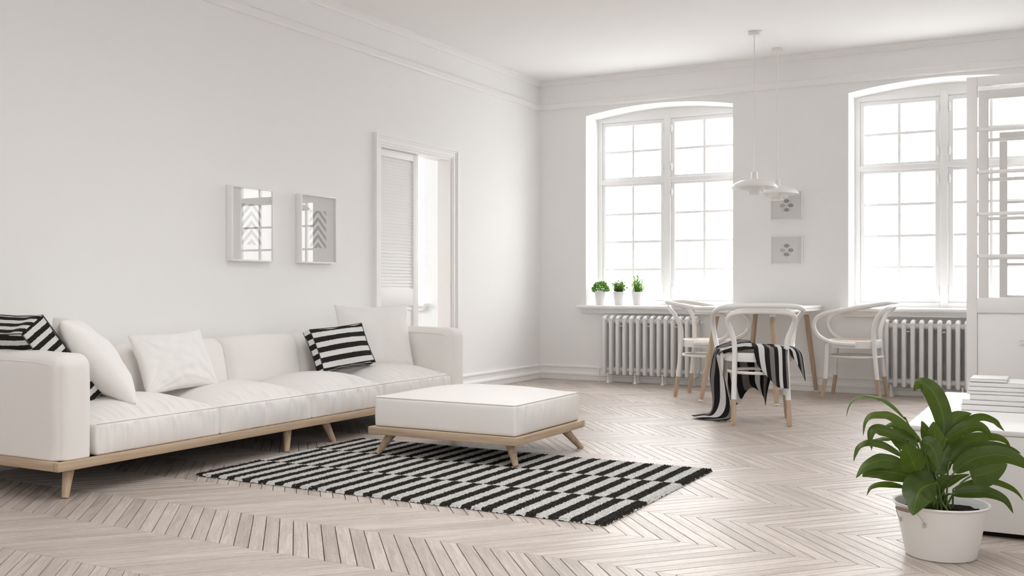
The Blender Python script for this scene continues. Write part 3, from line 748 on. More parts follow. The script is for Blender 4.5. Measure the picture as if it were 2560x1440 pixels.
# ------------------------------------------------------------------ pillows
def frame_from(center, wdir, updir):
    w = Vector(wdir).normalized(); u = Vector(updir); u = (u-w*u.dot(w)).normalized(); n = w.cross(u)
    m = Matrix.Identity(4)
    for r in range(3): m[r][0] = w[r]; m[r][1] = u[r]; m[r][2] = n[r]; m[r][3] = center[r]
    return m
def pillow(name, label, w, h, t, mtx, mat, sd, wr=0.010, n=44, sag=0.0):
    V = []; F = []; idx = {}
    for side in (1, -1):
        for i in range(n+1):
            for j in range(n+1):
                b = i in (0, n) or j in (0, n)
                key = (i, j, 0 if b else side)
                if key in idx: continue
                u, v = i/n*2-1, j/n*2-1
                u = 0.6*u+0.4*math.sin(u*PI/2); v = 0.6*v+0.4*math.sin(v*PI/2)
                x = w/2*u*(1-0.085*(1-v*v)*abs(u)**1.5); y = h/2*v*(1-0.085*(1-u*u)*abs(v)**1.5)
                th = (max(0, (1-u*u))*max(0, (1-v*v)))**0.42
                ed = max(abs(u), abs(v))
                # creases radiating from corners and soft dents
                ang = math.atan2(abs(v)-1.05, abs(u)-1.05)
                cr = nz(ang*9+sd+3*(u > 0)+5*(v > 0), ed*1.5, sd)*math.exp(-((1-abs(u))**2+(1-abs(v))**2)/0.35)
                dn = nz(u*1.7+sd, v*1.7, side*3+sd)
                z = side*(t/2*th*(1+0.14*dn)+wr*th*cr*2.0+wr*0.8*th*nz(u*4, v*4, sd*2+side))
                y -= sag*(1-v*v)*u*u
                if b: z = wr*0.6*nz(u*6+sd, v*6, 9.0)
                idx[key] = len(V); V.append((x, y, z))
        for i in range(n):
            for j in range(n):
                k = [idx[(a, c, 0 if (a in (0, n) or c in (0, n)) else side)] for a, c in ((i, j), (i+1, j), (i+1, j+1), (i, j+1))]
                F.append(tuple(k) if side > 0 else tuple(k[::-1]))
    o = mesh_obj(name, V, F, mat, None, 3.14); o.matrix_world = mtx
    return tag(o, label, 'pillow', 'pillows on the sofa')
def box_pillow(name, label, w, h, t, mtx, m1, m2, m3, sd, crown=0.035):
    def fn(p, u, v, k):
        g = (1-abs(u)**2.2)*(1-abs(v)**2.2)
        p.z += (crown*g+0.010*nz(u*2.5+sd, v*2.5, sd)*g)*(1 if k > 0.9 else -1 if k < -0.9 else 0)
        p.x *= 1-0.05*(1-v*v)*u*u; p.y *= 1-0.05*(1-u*u)*v*v
        p.y += 0.008*nz(u*2+sd, v*2, 5)
        p.x += 0.006*nz(u*3+sd, v*3, 8)
        return p
    V, F = soft_box(w, h, t, 0.010, (40, 34, 8), fn)
    midx = []
    for f in F:
        c = [sum(V[i][a] for i in f)/4 for a in range(3)]
        nrm = (V[f[1]]-V[f[0]]).cross(V[f[2]]-V[f[0]]).normalized()
        midx.append(0 if abs(nrm.z) > 0.6 else 1 if abs(nrm.x) > abs(nrm.y) else 2)
    o = mesh_obj(name, V, F, None, None, 3.14, mats=[m1, m2, m3], midx=midx); o.matrix_world = mtx
    mb = MB()
    for s in (-1, 1):
        ring = [(x*w/2*0.985, y*h/2*0.985, s*t/2) for x, y in ((-1, -1), (-0.5, -0.97), (0, -0.955), (0.5, -0.97), (1, -1), (0.97, -0.5), (0.955, 0), (0.97, 0.5), (1, 1), (0.5, 0.97), (0, 0.955), (-0.5, 0.97), (-1, 1), (-0.97, 0.5), (-0.955, 0), (-0.97, -0.5))]
        mb.tube(ring, 0.0028, 6, closed=True)
    mb.build('piping', M['black'], o, 3.14)
    return tag(o, label, 'pillow', 'pillows on the sofa')
st1 = stripe_mat('stripe_face', 1, 0.068, 0.30); st1g = stripe_mat('stripe_gusset', 1, 0.068, 0.80); st1t = stripe_mat('stripe_gusset_top', 2, 0.05, 0.2)
pillow('pillow', 'large plain cream pillow in the far corner against the sofa arm', 0.58, 0.46, 0.17, frame_from((0.445, -3.375, 0.568), (0.42, 0.90, 0.0), (-0.20, 0.09, 1)), M['pillow_white'], 3.3, 0.008)
box_pillow('striped_pillow', 'black and white striped box pillow leaning on the sofa beside the large cream pillow', 0.525, 0.285, 0.058, frame_from((0.545, -3.885, 0.520), (0.03, 1, 0.05), (-0.42, 0.02, 1)), st1, st1g, st1t, 2.0)
pillow('pillow', 'crumpled plain white pillow in the middle of the sofa seat', 0.485, 0.335, 0.15, frame_from((0.515, -5.255, 0.520), (0.03, 1, 0.03), (-0.45, 0.0, 1)), M['pillow_white'], 11.7, 0.016)
st2 = stripe_mat('stripe_face_fine', 1, 0.052, 0.1); st2g = stripe_mat('stripe_gusset_fine', 1, 0.052, 0.6); st2t = stripe_mat('stripe_gusset_fine_top', 2, 0.044, 0.25)
box_pillow('striped_pillow', 'black and white striped box pillow leaning over the near sofa arm', 0.46, 0.49, 0.13, frame_from((0.395, -6.000, 0.560), (-0.98, 0.10, 0), (0.0, -0.80, 1)), st2, st2g, st2t, 6.0, crown=0.03)
pillow('pillow', 'plain white pillow tilted against the striped pillow at the near sofa arm', 0.58, 0.52, 0.21, frame_from((0.480, -5.745, 0.560), (-0.82, 0.55, 0), (0.05, -0.80, 0.78)), M['pillow_white'], 21.1, 0.005)

# ------------------------------------------------------------------ rug
rw, rh = RUG['x1']-RUG['x0'], RUG['y1']-RUG['y0']
nx_, ny_ = 300, 186
V = []; F = []
for j in range(ny_+1):
    for i in range(nx_+1):
        x, y = rw*i/nx_, rh*j/ny_
        ex = 0.004*nz(y*25, 3.1, 0) if i in (0, nx_) else 0; ey = 0.004*nz(x*25, 8.1, 0) if j in (0, ny_) else 0
        ed = min(i, nx_-i, j, ny_-j)
        z = (0.013+0.0025*nz(x*60, y*60, 0)+0.0015*nz(x*140, y*140, 5)) if ed > 0 else 0.0015
        if ed == 1: z *= 0.85
        V.append((x+ex, y+ey, z))
for j in range(ny_):
    for i in range(nx_):
        a = j*(nx_+1)+i; F.append((a, a+1, a+nx_+2, a+nx_+1))
rug = mesh_obj('rug', V, F, M['rug'], None, 3.14)
rug.location = (RUG['x0'], RUG['y0'], 0)
tag(rug, 'black and white rug of staggered bars lying under the ottoman', 'rug')
tv, tf = [], []
rr = random.Random(3)
for _ in range(52000):
    x, y = rr.uniform(0.004, rw-0.004), rr.uniform(0.004, rh-0.004)
    h = rr.uniform(0.0035, 0.0060); a = rr.uniform(0, 2*PI); r = 0.0036; k = len(tv)
    dx, dy = rr.uniform(-1, 1)*0.0025, rr.uniform(-1, 1)*0.0025
    for q in range(3): tv.append((x+r*math.cos(a+q*2.094), y+r*math.sin(a+q*2.094), 0.011))
    tv.append((x+dx, y+dy, 0.011+h))
    tf += [(k, k+1, k+3), (k+1, k+2, k+3), (k+2, k, k+3)]
o = mesh_obj('pile', tv, tf, M['rug'], rug, None); o['kind'] = 'stuff'

# ------------------------------------------------------------------ dining table
table = thing('dining_table', 'white dining table with splayed oak legs between the windows', 'table', (2.43, -0.66, 0))
tx0, tx1, ty0, ty1 = 2.060-2.43, 2.800-2.43, -1.300+0.66, -0.020+0.66
MB().box(tx0, ty0, 0.736, tx1, ty1, 0.756, 0.003).build('table_top', M['white'], table, 0.6)
MB().box(tx0+0.006, ty0+0.006, 0.712, tx1-0.006, ty1-0.006, 0.7355, 0.004).build('under_top', M['white'], table, 0.6)
for (xt, yt), (xb, yb) in (((2.20, -1.13), (2.107, -1.268)), ((2.645, -1.13), (2.717, -1.277)), ((2.24, -0.13), (2.15, -0.06)), ((2.68, -0.13), (2.755, -0.06))):
    t = Vector((xt-2.43, yt+0.66, 0.712)); b = Vector((xb-2.43, yb+0.66, 0.0)); d = b-t
    lg = MB().tube([t+d*0.045, t+d*0.30, t+d*0.985], [0.021, 0.023, 0.018], 16).build('leg', M['oak_z'], table, 0.7)
    MB().tube([t+Vector((0, 0, 0.002)), t+d*0.05], [0.025, 0.023], 16).build('socket', M['white'], lg, 0.7)
    MB().tube([t+d*0.984, b], [0.019, 0.019], 16).build('glide', M['white'], lg, 0.7)
    MB().lathe([(0.0, 0.0), (0.004, 0.0), (0.004, 0.003), (0.0, 0.004)], 8).build('screw', M['steel'], lg, 0.7).matrix_local = Matrix.Translation(t+d*0.10+Vector((0.005, -0.023, 0))) @ Matrix.Rotation(PI/2, 4, 'X')

# ------------------------------------------------------------------ bentwood chairs
def make_chair(label):
    c = thing('bentwood_chair', label, 'chair', (0, 0, 0), 0, 'bentwood chairs at the dining table')
    R = 0.0175
    for s in (-1, 1):
        # rear leg runs up into the inner back loop
        full = crom([(s*0.180, -0.228, 0.0), (s*0.176, -0.205, 0.17), (s*0.170, -0.186, 0.36), (s*0.168, -0.176, 0.50), (s*0.176, -0.178, 0.57), (s*0.205, -0.200, 0.65), (s*0.216, -0.232, 0.70), (s*0.196, -0.272, 0.735), (s*0.14, -0.292, 0.752), (s*0.06, -0.298, 0.756), (0, -0.299, 0.757)], 7)
        cut = next(i for i, p in enumerate(full) if p.z > 0.165)
        lg = MB().tube(full[cut:], R, 12).build('rear_leg', M['white'], c, 0.9)
        MB().tube(full[:cut+1], [0.0148]+[R]*(cut), 12).build('foot_sleeve', M['oak_z'], lg, 0.9)
        fl = [Vector((s*0.222, 0.222, 0.0)), Vector((s*0.207, 0.196, 0.165)), Vector((s*0.200, 0.180, 0.445))]
        lg = MB().tube(fl[1:], R, 12).build('front_leg', M['white'], c, 0.9)
        MB().tube([fl[0], fl[1]], [0.0148, R], 12).build('foot_sleeve', M['oak_z'], lg, 0.9)
    arm = [(-0.236, -0.045, 0.452), (-0.240, 0.05, 0.453), (-0.250, 0.15, 0.468), (-0.262, 0.235, 0.515), (-0.274, 0.272, 0.585), (-0.284, 0.258, 0.650), (-0.290, 0.195, 0.695), (-0.292, 0.07, 0.725), (-0.288, -0.08, 0.752), (-0.270, -0.190, 0.772), (-0.225, -0.270, 0.786), (-0.150, -0.312, 0.793), (-0.06, -0.324, 0.795), (0, -0.325, 0.795)]
    arm = arm+[(-x, y, z) for x, y, z in arm[-2::-1]]
    MB().tube(crom(arm, 6), 0.0168, 12).build('arm_loop', M['white'], c, 0.9)
    # seat hoop and cane
    def hoop(r): return [(0.218*r*math.cos(t)*(1-0.06*math.sin(t)*-1), 0.225*r*math.sin(t)+0.01) for t in [2*PI*k/40 for k in range(40)]]
    out = []
    for k in range(40):
        t = 2*PI*k/40; ct, stt = math.cos(t), math.sin(t); q = 2.6
        out.append((0.222*math.copysign(abs(ct)**(2/q), ct)*(1+0.05*stt), 0.212*math.copysign(abs(stt)**(2/q), stt)+0.005))
    V = []; F = []
    for (sc, z) in ((1.0, 0.418), (1.01, 0.424), (1.01, 0.472), (1.0, 0.478), (0.90, 0.479), (0.88, 0.474), (0.88, 0.418)):
        V += [(x*sc, y*sc, z) for x, y in out]
    for a in range(7):
        b2 = (a+1) % 7
        for k in range(40): F.append((a*40+k, a*40+(k+1) % 40, b2*40+(k+1) % 40, b2*40+k))
    mesh_obj('seat_hoop', V, F, M['white'], c, 0.6)
    V = [(x*0.885, y*0.885, 0.4745) for x, y in out]+[(x*0.5, y*0.5, 0.471) for x, y in out]+[(0, 0.005, 0.470)]
    F = [(k, (k+1) % 40, 40+(k+1) % 40, 40+k) for k in range(40)]+[(40+k, 40+(k+1) % 40, 80) for k in range(40)]
    mesh_obj('cane_seat', V, F, M['cane'], c, 3.14)
    # hoop stretcher
    MB().tube([(0.196*math.cos(2*PI*k/40), 0.205*math.sin(2*PI*k/40)-0.012, 0.345) for k in range(40)], 0.0105, 10, closed=True).build('stretcher', M['white'], c, 3.14)
    return c
def copy_tree(o, parent=None):
    r = o.copy(); COL.objects.link(r); r.parent = parent
    for ch in list(o.children): copy_tree(ch, r)
    return r
ch = make_chair('white bentwood armchair with a striped throw over its seat')
ch.location = (2.838, -2.265, 0); ch.rotation_euler = (0, 0, math.radians(21))
c2 = copy_tree(ch); c2['label'] = 'white bentwood armchair left of the table in front of the radiator'; c2.location = (2.035, -0.853, 0); c2.rotation_euler = (0, 0, -PI/2)
c3 = copy_tree(ch); c3['label'] = 'white bentwood armchair on the right side of the table'; c3.location = (3.138, -0.392, 0); c3.rotation_euler = (0, 0, PI/2)
CHM = Matrix.Translation((2.838, -2.265, 0)) @ Matrix.Rotation(math.radians(21), 4, 'Z')

# ------------------------------------------------------------------ throw blanket over the chair (chair-local control rows)
bV, bF, bU = [], [], []
def sheet(rows, u0, u1, ku=10, kv=10, rip=0.0, rfreq=5.0, sd=0.0, rdir=(0, 1, 0), tilt=0.0):
    # rows: list of rows from top to bottom; each row is a list of points across the stripes
    R = [crom(r, ku) for r in rows]; m = len(R[0]); cols = [crom([r[i] for r in R], kv) for i in range(m)]
    k = len(bV); nv = len(cols[0]); D = Vector(rdir)
    for i in range(m):
        for j in range(nv):
            p = cols[i][j]; a = i/(m-1); b = j/(nv-1)
            p = p+D*(rip*b*math.sin(a*rfreq*2*PI+sd+1.5*b))+Vector((0, 0, 0.004*nz(a*6+sd, b*6, sd)))
            bV.append(p); bU.append((u0+(u1-u0)*a+tilt*b, b))
    for i in range(m-1):
        for j in range(nv-1): bF.append((k+i*nv+j, k+(i+1)*nv+j, k+(i+1)*nv+j+1, k+i*nv+j+1))
# over the seat and down the back edge (right half)
sheet([[(-0.03, 0.10, 0.525), (0.03, 0.12, 0.520), (0.09, 0.10, 0.512), (0.15, 0.12, 0.515), (0.21, 0.10, 0.505)],
       [(-0.05, -0.05, 0.535), (0.02, -0.05, 0.525), (0.08, -0.06, 0.510), (0.14, -0.05, 0.515), (0.20, -0.06, 0.500)],
       [(-0.05, -0.19, 0.520), (0.02, -0.20, 0.510), (0.08, -0.205, 0.505), (0.13, -0.205, 0.505), (0.175, -0.195, 0.500)],
       [(-0.04, -0.238, 0.455), (0.02, -0.245, 0.44), (0.08, -0.250, 0.44), (0.13, -0.245, 0.44), (0.165, -0.235, 0.45)],
       [(-0.025, -0.238, 0.405), (0.03, -0.262, 0.355), (0.085, -0.270, 0.325), (0.13, -0.265, 0.32), (0.172, -0.240, 0.33)],
       [(-0.015, -0.238, 0.392), (0.035, -0.265, 0.330), (0.090, -0.280, 0.270), (0.135, -0.270, 0.255), (0.175, -0.240, 0.250)]],
      0.0, 1.95, rip=0.006, rfreq=1.6, rdir=(0, 1, 0), sd=0.4)
# crumpled part on the left of the seat, folded over the left edge
sheet([[(-0.03, 0.14, 0.525), (-0.04, 0.06, 0.545), (-0.05, -0.03, 0.548), (-0.05, -0.11, 0.535), (-0.045, -0.19, 0.505)],
       [(-0.12, 0.16, 0.530), (-0.12, 0.07, 0.552), (-0.12, -0.02, 0.545), (-0.12, -0.10, 0.530), (-0.115, -0.185, 0.500)],
       [(-0.20, 0.17, 0.515), (-0.205, 0.08, 0.525), (-0.205, 0.0, 0.518), (-0.20, -0.08, 0.508), (-0.185, -0.165, 0.494)],
       [(-0.268, 0.15, 0.495), (-0.272, 0.08, 0.494), (-0.272, 0.01, 0.490), (-0.262, -0.06, 0.486), (-0.235, -0.12, 0.478)]],
      2.1, 3.7, rip=0.010, rfreq=2.2, rdir=(0, 0, 1), sd=2.0)
# long fall from the left side down to the floor, trailing outwards
sheet([[(-0.268, 0.17, 0.495), (-0.274, 0.10, 0.494), (-0.274, 0.03, 0.488), (-0.270, -0.035, 0.482)],
       [(-0.285, 0.18, 0.440), (-0.295, 0.11, 0.435), (-0.292, 0.05, 0.43), (-0.272, -0.01, 0.43)],
       [(-0.265, 0.21, 0.30), (-0.315, 0.13, 0.30), (-0.300, 0.05, 0.30), (-0.225, -0.01, 0.30)],
       [(-0.225, 0.22, 0.12), (-0.295, 0.14, 0.12), (-0.275, 0.05, 0.12), (-0.185, -0.03, 0.13)],
       [(-0.245, 0.22, 0.035), (-0.315, 0.14, 0.040), (-0.285, 0.03, 0.035), (-0.175, -0.06, 0.040)],
       [(-0.325, 0.20, 0.022), (-0.375, 0.12, 0.030), (-0.330, 0.01, 0.020), (-0.205, -0.085, 0.015)],
       [(-0.405, 0.15, 0.010), (-0.440, 0.09, 0.020), (-0.360, 0.01, 0.008), (-0.230, -0.075, 0.006)]],
      0.1, 2.1, rip=0.010, rfreq=2.4, rdir=(1, 0, 0), sd=1.0, tilt=1.3)
# front flap hanging below the front edge of the seat
sheet([[(-0.22, 0.15, 0.515), (-0.12, 0.17, 0.525), (0.0, 0.165, 0.520), (0.10, 0.165, 0.515), (0.19, 0.15, 0.508)],
       [(-0.21, 0.245, 0.475), (-0.12, 0.258, 0.475), (0.0, 0.262, 0.475), (0.10, 0.258, 0.475), (0.18, 0.245, 0.478)],
       [(-0.20, 0.262, 0.34), (-0.12, 0.280, 0.34), (0.0, 0.285, 0.36), (0.08, 0.275, 0.35), (0.15, 0.255, 0.37)],
       [(-0.18, 0.255, 0.20), (-0.115, 0.285, 0.16), (-0.02, 0.285, 0.245), (0.06, 0.270, 0.22), (0.095, 0.245, 0.20)],
       [(-0.165, 0.245, 0.12), (-0.105, 0.285, 0.085), (-0.02, 0.285, 0.205), (0.062, 0.265, 0.150), (0.075, 0.240, 0.085)]],
      0.3, 2.7, rip=0.022, rfreq=2.5, rdir=(0, 1, 0), sd=0.8, tilt=-0.6)
# right corner hanging over the side of the seat
sheet([[(0.13, 0.06, 0.512), (0.165, 0.05, 0.520), (0.195, 0.05, 0.515), (0.22, 0.06, 0.508)],
       [(0.165, -0.06, 0.508), (0.205, -0.05, 0.512), (0.240, -0.03, 0.506), (0.262, 0.0, 0.500)],
       [(0.190, -0.120, 0.492), (0.232, -0.105, 0.488), (0.270, -0.075, 0.472), (0.290, -0.03, 0.462)],
       [(0.200, -0.130, 0.468), (0.245, -0.118, 0.430), (0.286, -0.085, 0.385), (0.305, -0.035, 0.365)],
       [(0.204, -0.130, 0.455), (0.250, -0.122, 0.395), (0.296, -0.085, 0.305), (0.312, -0.035, 0.280)]],
      0.0, 1.5, rip=0.005, rfreq=1.5, rdir=(0, 1, 0), sd=2.2)
bl = mesh_obj('throw_blanket', bV, bF, M['blanket'], None, 3.14, bU); bl.matrix_world = CHM
so = bl.modifiers.new('thickness', 'SOLIDIFY'); so.thickness = 0.004; so.offset = 0
tag(bl, 'black grey and white striped throw draped over the nearest chair down to the floor', 'blanket')

# ------------------------------------------------------------------ radiators
def radiator(label, x0, n=14, pitch=0.0688):
    r = thing('radiator', label, 'radiator', (x0, -0.112, 0), 0, 'cast iron radiators under the windows')
    ztop, zbot = 0.632, 0.082; me = None
    for i in range(n):
        if me is None:
            mb = MB()
            for y in (-0.060, -0.020, 0.020, 0.060):
                mb.tube([(0, y, zbot), (0, y, zbot+0.012), (0, y, ztop-0.03), (0, y, ztop-0.016)], [0.013, 0.018, 0.018, 0.015], 12)
            mb.tube(crom([(0, -0.064, ztop-0.030), (0, -0.048, ztop-0.012), (0, 0, ztop-0.006), (0, 0.048, ztop-0.012), (0, 0.064, ztop-0.030)], 5), 0.020, 12)
            mb.tube([(0, -0.055, zbot+0.03), (0, 0.055, zbot+0.03)], 0.019, 12)
            for z in (ztop-0.045, zbot+0.045): mb.tube([(-pitch/2, 0, z), (pitch/2, 0, z)], 0.026, 14)
            for z in (ztop-0.045, zbot+0.045): mb.tube([(-pitch/2, -0.012, z), (pitch/2, -0.012, z)], 0.022, 14)
            o = mb.build('radiator_section', M['radiator'], r, 0.8); me = o.data
        else: o = data_obj('radiator_section', me, r)
        o.location = (i*pitch, 0, 0)
    fm = None
    for i in (0.5, 4.5, 8.5, 12.5):
        if fm is None:
            mb = MB()
            for y in (-0.045, 0.045): mb.lathe([(0.021, 0), (0.021, 0.004), (0.012, 0.012), (0.007, 0.035), (0.007, 0.085), (0.012, 0.1)], 14, (0, y, 0))
            o = mb.build('foot', M['trim'], r, 0.8); fm = o.data
        else: o = data_obj('foot', fm, r)
        o.location = (i*pitch, 0, 0)
    for i in (2.5, 6.5, 10.5):
        MB().tube([(i*pitch, -0.05, 0.545), (i*pitch, 0.075, 0.545)], 0.005, 8).box(i*pitch-0.012, -0.055, 0.541, i*pitch+0.012, -0.05, 0.549, 0.001).build('bracket', M['trim'], r, 0.8)
    for e, xx in ((-1, -pitch*0.5), (1, (n-1)*pitch+pitch*0.5)):
        v = MB().tube([(xx, 0, zbot+0.045), (xx+e*0.045, 0, zbot+0.045)], 0.009, 10).tube([(xx+e*0.04, 0, 0.0), (xx+e*0.04, 0, zbot+0.075)], 0.007, 10).tube([(xx+e*0.04, -0.02, zbot+0.045), (xx+e*0.04, 0.02, zbot+0.045)], 0.011, 10).build('valve', M['trim'], r, 0.8)
        MB().lathe([(0.013, 0.0), (0.013, 0.004), (0.007, 0.006), (0.007, 0.001)], 14, (xx+e*0.04, 0, 0.0)).build('pipe_collar', M['trim'], v, 0.8)
    MB().tube([((n-0.5)*pitch, 0, ztop-0.045), ((n-0.5)*pitch+0.035, 0, ztop-0.045)], 0.006, 8).build('bleed_screw', M['trim'], r, 0.8)
    return r
radiator('white column radiator under the window behind the left chair', 0.785)
radiator('white column radiator under the window behind the right chair and potted plant', 3.352)

# ------------------------------------------------------------------ pendant lamps
def make_lamp(label, x, y):
    l = thing('pendant_lamp', label, 'lamp', (x, y, CZ), 0, 'pendant lamps over the table')
    Z = lambda z: z-CZ
    MB().lathe([(0.0, Z(2.945)), (0.046, Z(2.946)), (0.05, Z(2.952)), (0.05, Z(2.975)), (0.0, Z(2.9755))], 24).build('canopy', M['lamp'], l, 0.6)
    MB().tube(crom([(0, 0, Z(2.946)), (0.001, 0, Z(2.4)), (0, 0, Z(1.855))], 6), 0.0045, 8).build('cord', M['lamp'], l, 0.9)
    MB().lathe([(0.0, Z(1.860)), (0.010, Z(1.858)), (0.014, Z(1.848)), (0.026, Z(1.842)), (0.028, Z(1.79)), (0.030, Z(1.775)), (0.026, Z(1.775)), (0.024, Z(1.83)), (0.0, Z(1.835))], 24).build('socket', M['lamp'], l, 0.6)
    def dome(r0, z0, r1, z1, k=12, t=0.0025):
        up = []; dn = []
        for i in range(k+1):
            a = i/k*PI/2
            up.append((r0+(r1-r0)*math.sin(a*0.92)/math.sin(PI/2*0.92), z1+(z0-z1)*(math.cos(a*0.92)-math.cos(PI/2*0.92))/(1-math.cos(PI/2*0.92))))
        return up+[(r-0.001, z-t) for r, z in up[::-1]]
    MB().lathe(dome(0.026, Z(1.785), 0.186, Z(1.718))+[(0.026, Z(1.785))], 40, cap=False).build('upper_shade', M['lamp'], l, 0.7)
    MB().lathe([(0.075, Z(1.738)), (0.088, Z(1.700)), (0.095, Z(1.694)), (0.093, Z(1.692)), (0.084, Z(1.698)), (0.072, Z(1.736)), (0.075, Z(1.738))], 32, cap=False).build('middle_shade', M['lamp'], l, 0.7)
    MB().lathe([(0.046, Z(1.705)), (0.052, Z(1.672)), (0.058, Z(1.668)), (0.055, Z(1.665)), (0.048, Z(1.670)), (0.043, Z(1.703)), (0.046, Z(1.705))], 28, cap=False).build('lower_shade', M['lamp'], l, 0.7)
    mb = MB()
    for q in range(3):
        a = q*2*PI/3+0.4; mb.tube([(0.028*math.cos(a), 0.028*math.sin(a), Z(1.778)), (0.073*math.cos(a), 0.073*math.sin(a), Z(1.736))], 0.002, 6)
        mb.tube([(0.074*math.cos(a), 0.074*math.sin(a), Z(1.734)), (0.045*math.cos(a), 0.045*math.sin(a), Z(1.704))], 0.002, 6)
    mb.build('strut', M['lamp'], l, 0.9)
    MB().lathe([(0.0, Z(1.785)), (0.018, Z(1.78)), (0.020, Z(1.75)), (0.030, Z(1.725)), (0.028, Z(1.70)), (0.0, Z(1.688))], 20).build('bulb', M['ceramic'], l, 0.9)
    return l
make_lamp('white layered pendant lamp hanging nearer, in front of the other lamp', 2.465, -0.994)
make_lamp('white layered pendant lamp hanging farther back, beside the upper wall print', 2.478, -0.323)

# ------------------------------------------------------------------ framed pictures
def side_picture(label, y0, y1, z0, z1, d=0.050):
    cy, cz = (y0+y1)/2, (z0+z1)/2; hw, hh = (y1-y0)/2, (z1-z0)/2
    p = thing('framed_print', label, 'picture', (0.001, cy, cz), 0, 'framed prints on the left wall')
    b = 0.011; mb = MB()
    mb.box(0, -hw, -hh, d, -hw+b, hh, 0.0015); mb.box(0, hw-b, -hh, d, hw, hh, 0.0015); mb.box(0, -hw+b, hh-b, d, hw-b, hh, 0.0015); mb.box(0, -hw+b, -hh, d, hw-b, -hh+b, 0.0015)
    mb.build('frame', M['white'], p, 0.6)
    MB().box(0.002, -hw+b, -hh+b, d-0.014, hw-b, hh-b).build('mount', M['mat'], p, None)
    MB().box(d-0.0145, -0.089, -0.132, d-0.0130, 0.089, 0.132).build('print', M['chevron'], p, None)
    MB().box(d-0.006, -hw+b, -hh+b, d-0.004, hw-b, hh-b).build('glass', M['picture_glass'], p, None)
side_picture('white framed grey chevron print nearer the sofa corner, windows mirrored in it', -4.355, -3.967, 1.082, 1.564)
side_picture('white framed grey chevron print beside the louvred doorway', -3.690, -3.300, 1.082, 1.564)
def back_picture(label, x0, x1, z0, z1, d=0.022):
    cx, cz = (x0+x1)/2, (z0+z1)/2; hw, hh = (x1-x0)/2, (z1-z0)/2
    p = thing('framed_print', label, 'picture', (cx, -0.001, cz), 0, 'small framed prints between the windows')
    b = 0.010; mb = MB()
    mb.box(-hw, -d, -hh, -hw+b, 0, hh, 0.0015); mb.box(hw-b, -d, -hh, hw, 0, hh, 0.0015); mb.box(-hw+b, -d, hh-b, hw-b, 0, hh, 0.0015); mb.box(-hw+b, -d, -hh, hw-b, 0, -hh+b, 0.0015)
    mb.build('frame', M['white'], p, 0.6)
    MB().box(-hw+b, -d+0.010, -hh+b, hw-b, -0.002, hh-b).build('mount', M['mat'], p, None)
    yy = -d+0.0095
    for k, (px_, pz_) in enumerate(((0.0, 0.040), (-0.036, 0.0), (0.036, 0.0), (0.0, -0.038))):
        mb = MB(); n = 20
        v = [(px_+0.025*math.cos(2*PI*i/n), yy, pz_+0.017*math.sin(2*PI*i/n)) for i in range(n)]
        mb.prism([(q[0], q[2]) for q in v], 'y', yy-0.0006, yy+0.001)
        mb.build('oval_motif', M['motif'] if k != 1 else M['motif2'], p, None)
    for px_, a, bb in ((0.0, -0.02, 0.022), (-0.036, -0.055, -0.018), (-0.036, 0.018, 0.055), (0.036, -0.055, -0.018), (0.036, 0.018, 0.055)):
        MB().box(px_-0.0012, yy-0.0006, a, px_+0.0012, yy+0.001, bb).build('line_motif', M['motif2'], p, None)
    MB().box(-hw+b, -d+0.002, -hh+b, hw-b, -d+0.004, hh-b).build('glass', M['picture_glass'], p, None)
back_picture('upper small square print in a white frame partly behind the lamp', 2.340, 2.627, 1.512, 1.769)
back_picture('lower small square print of four grey ovals between the windows', 2.342, 2.627, 1.115, 1.370)

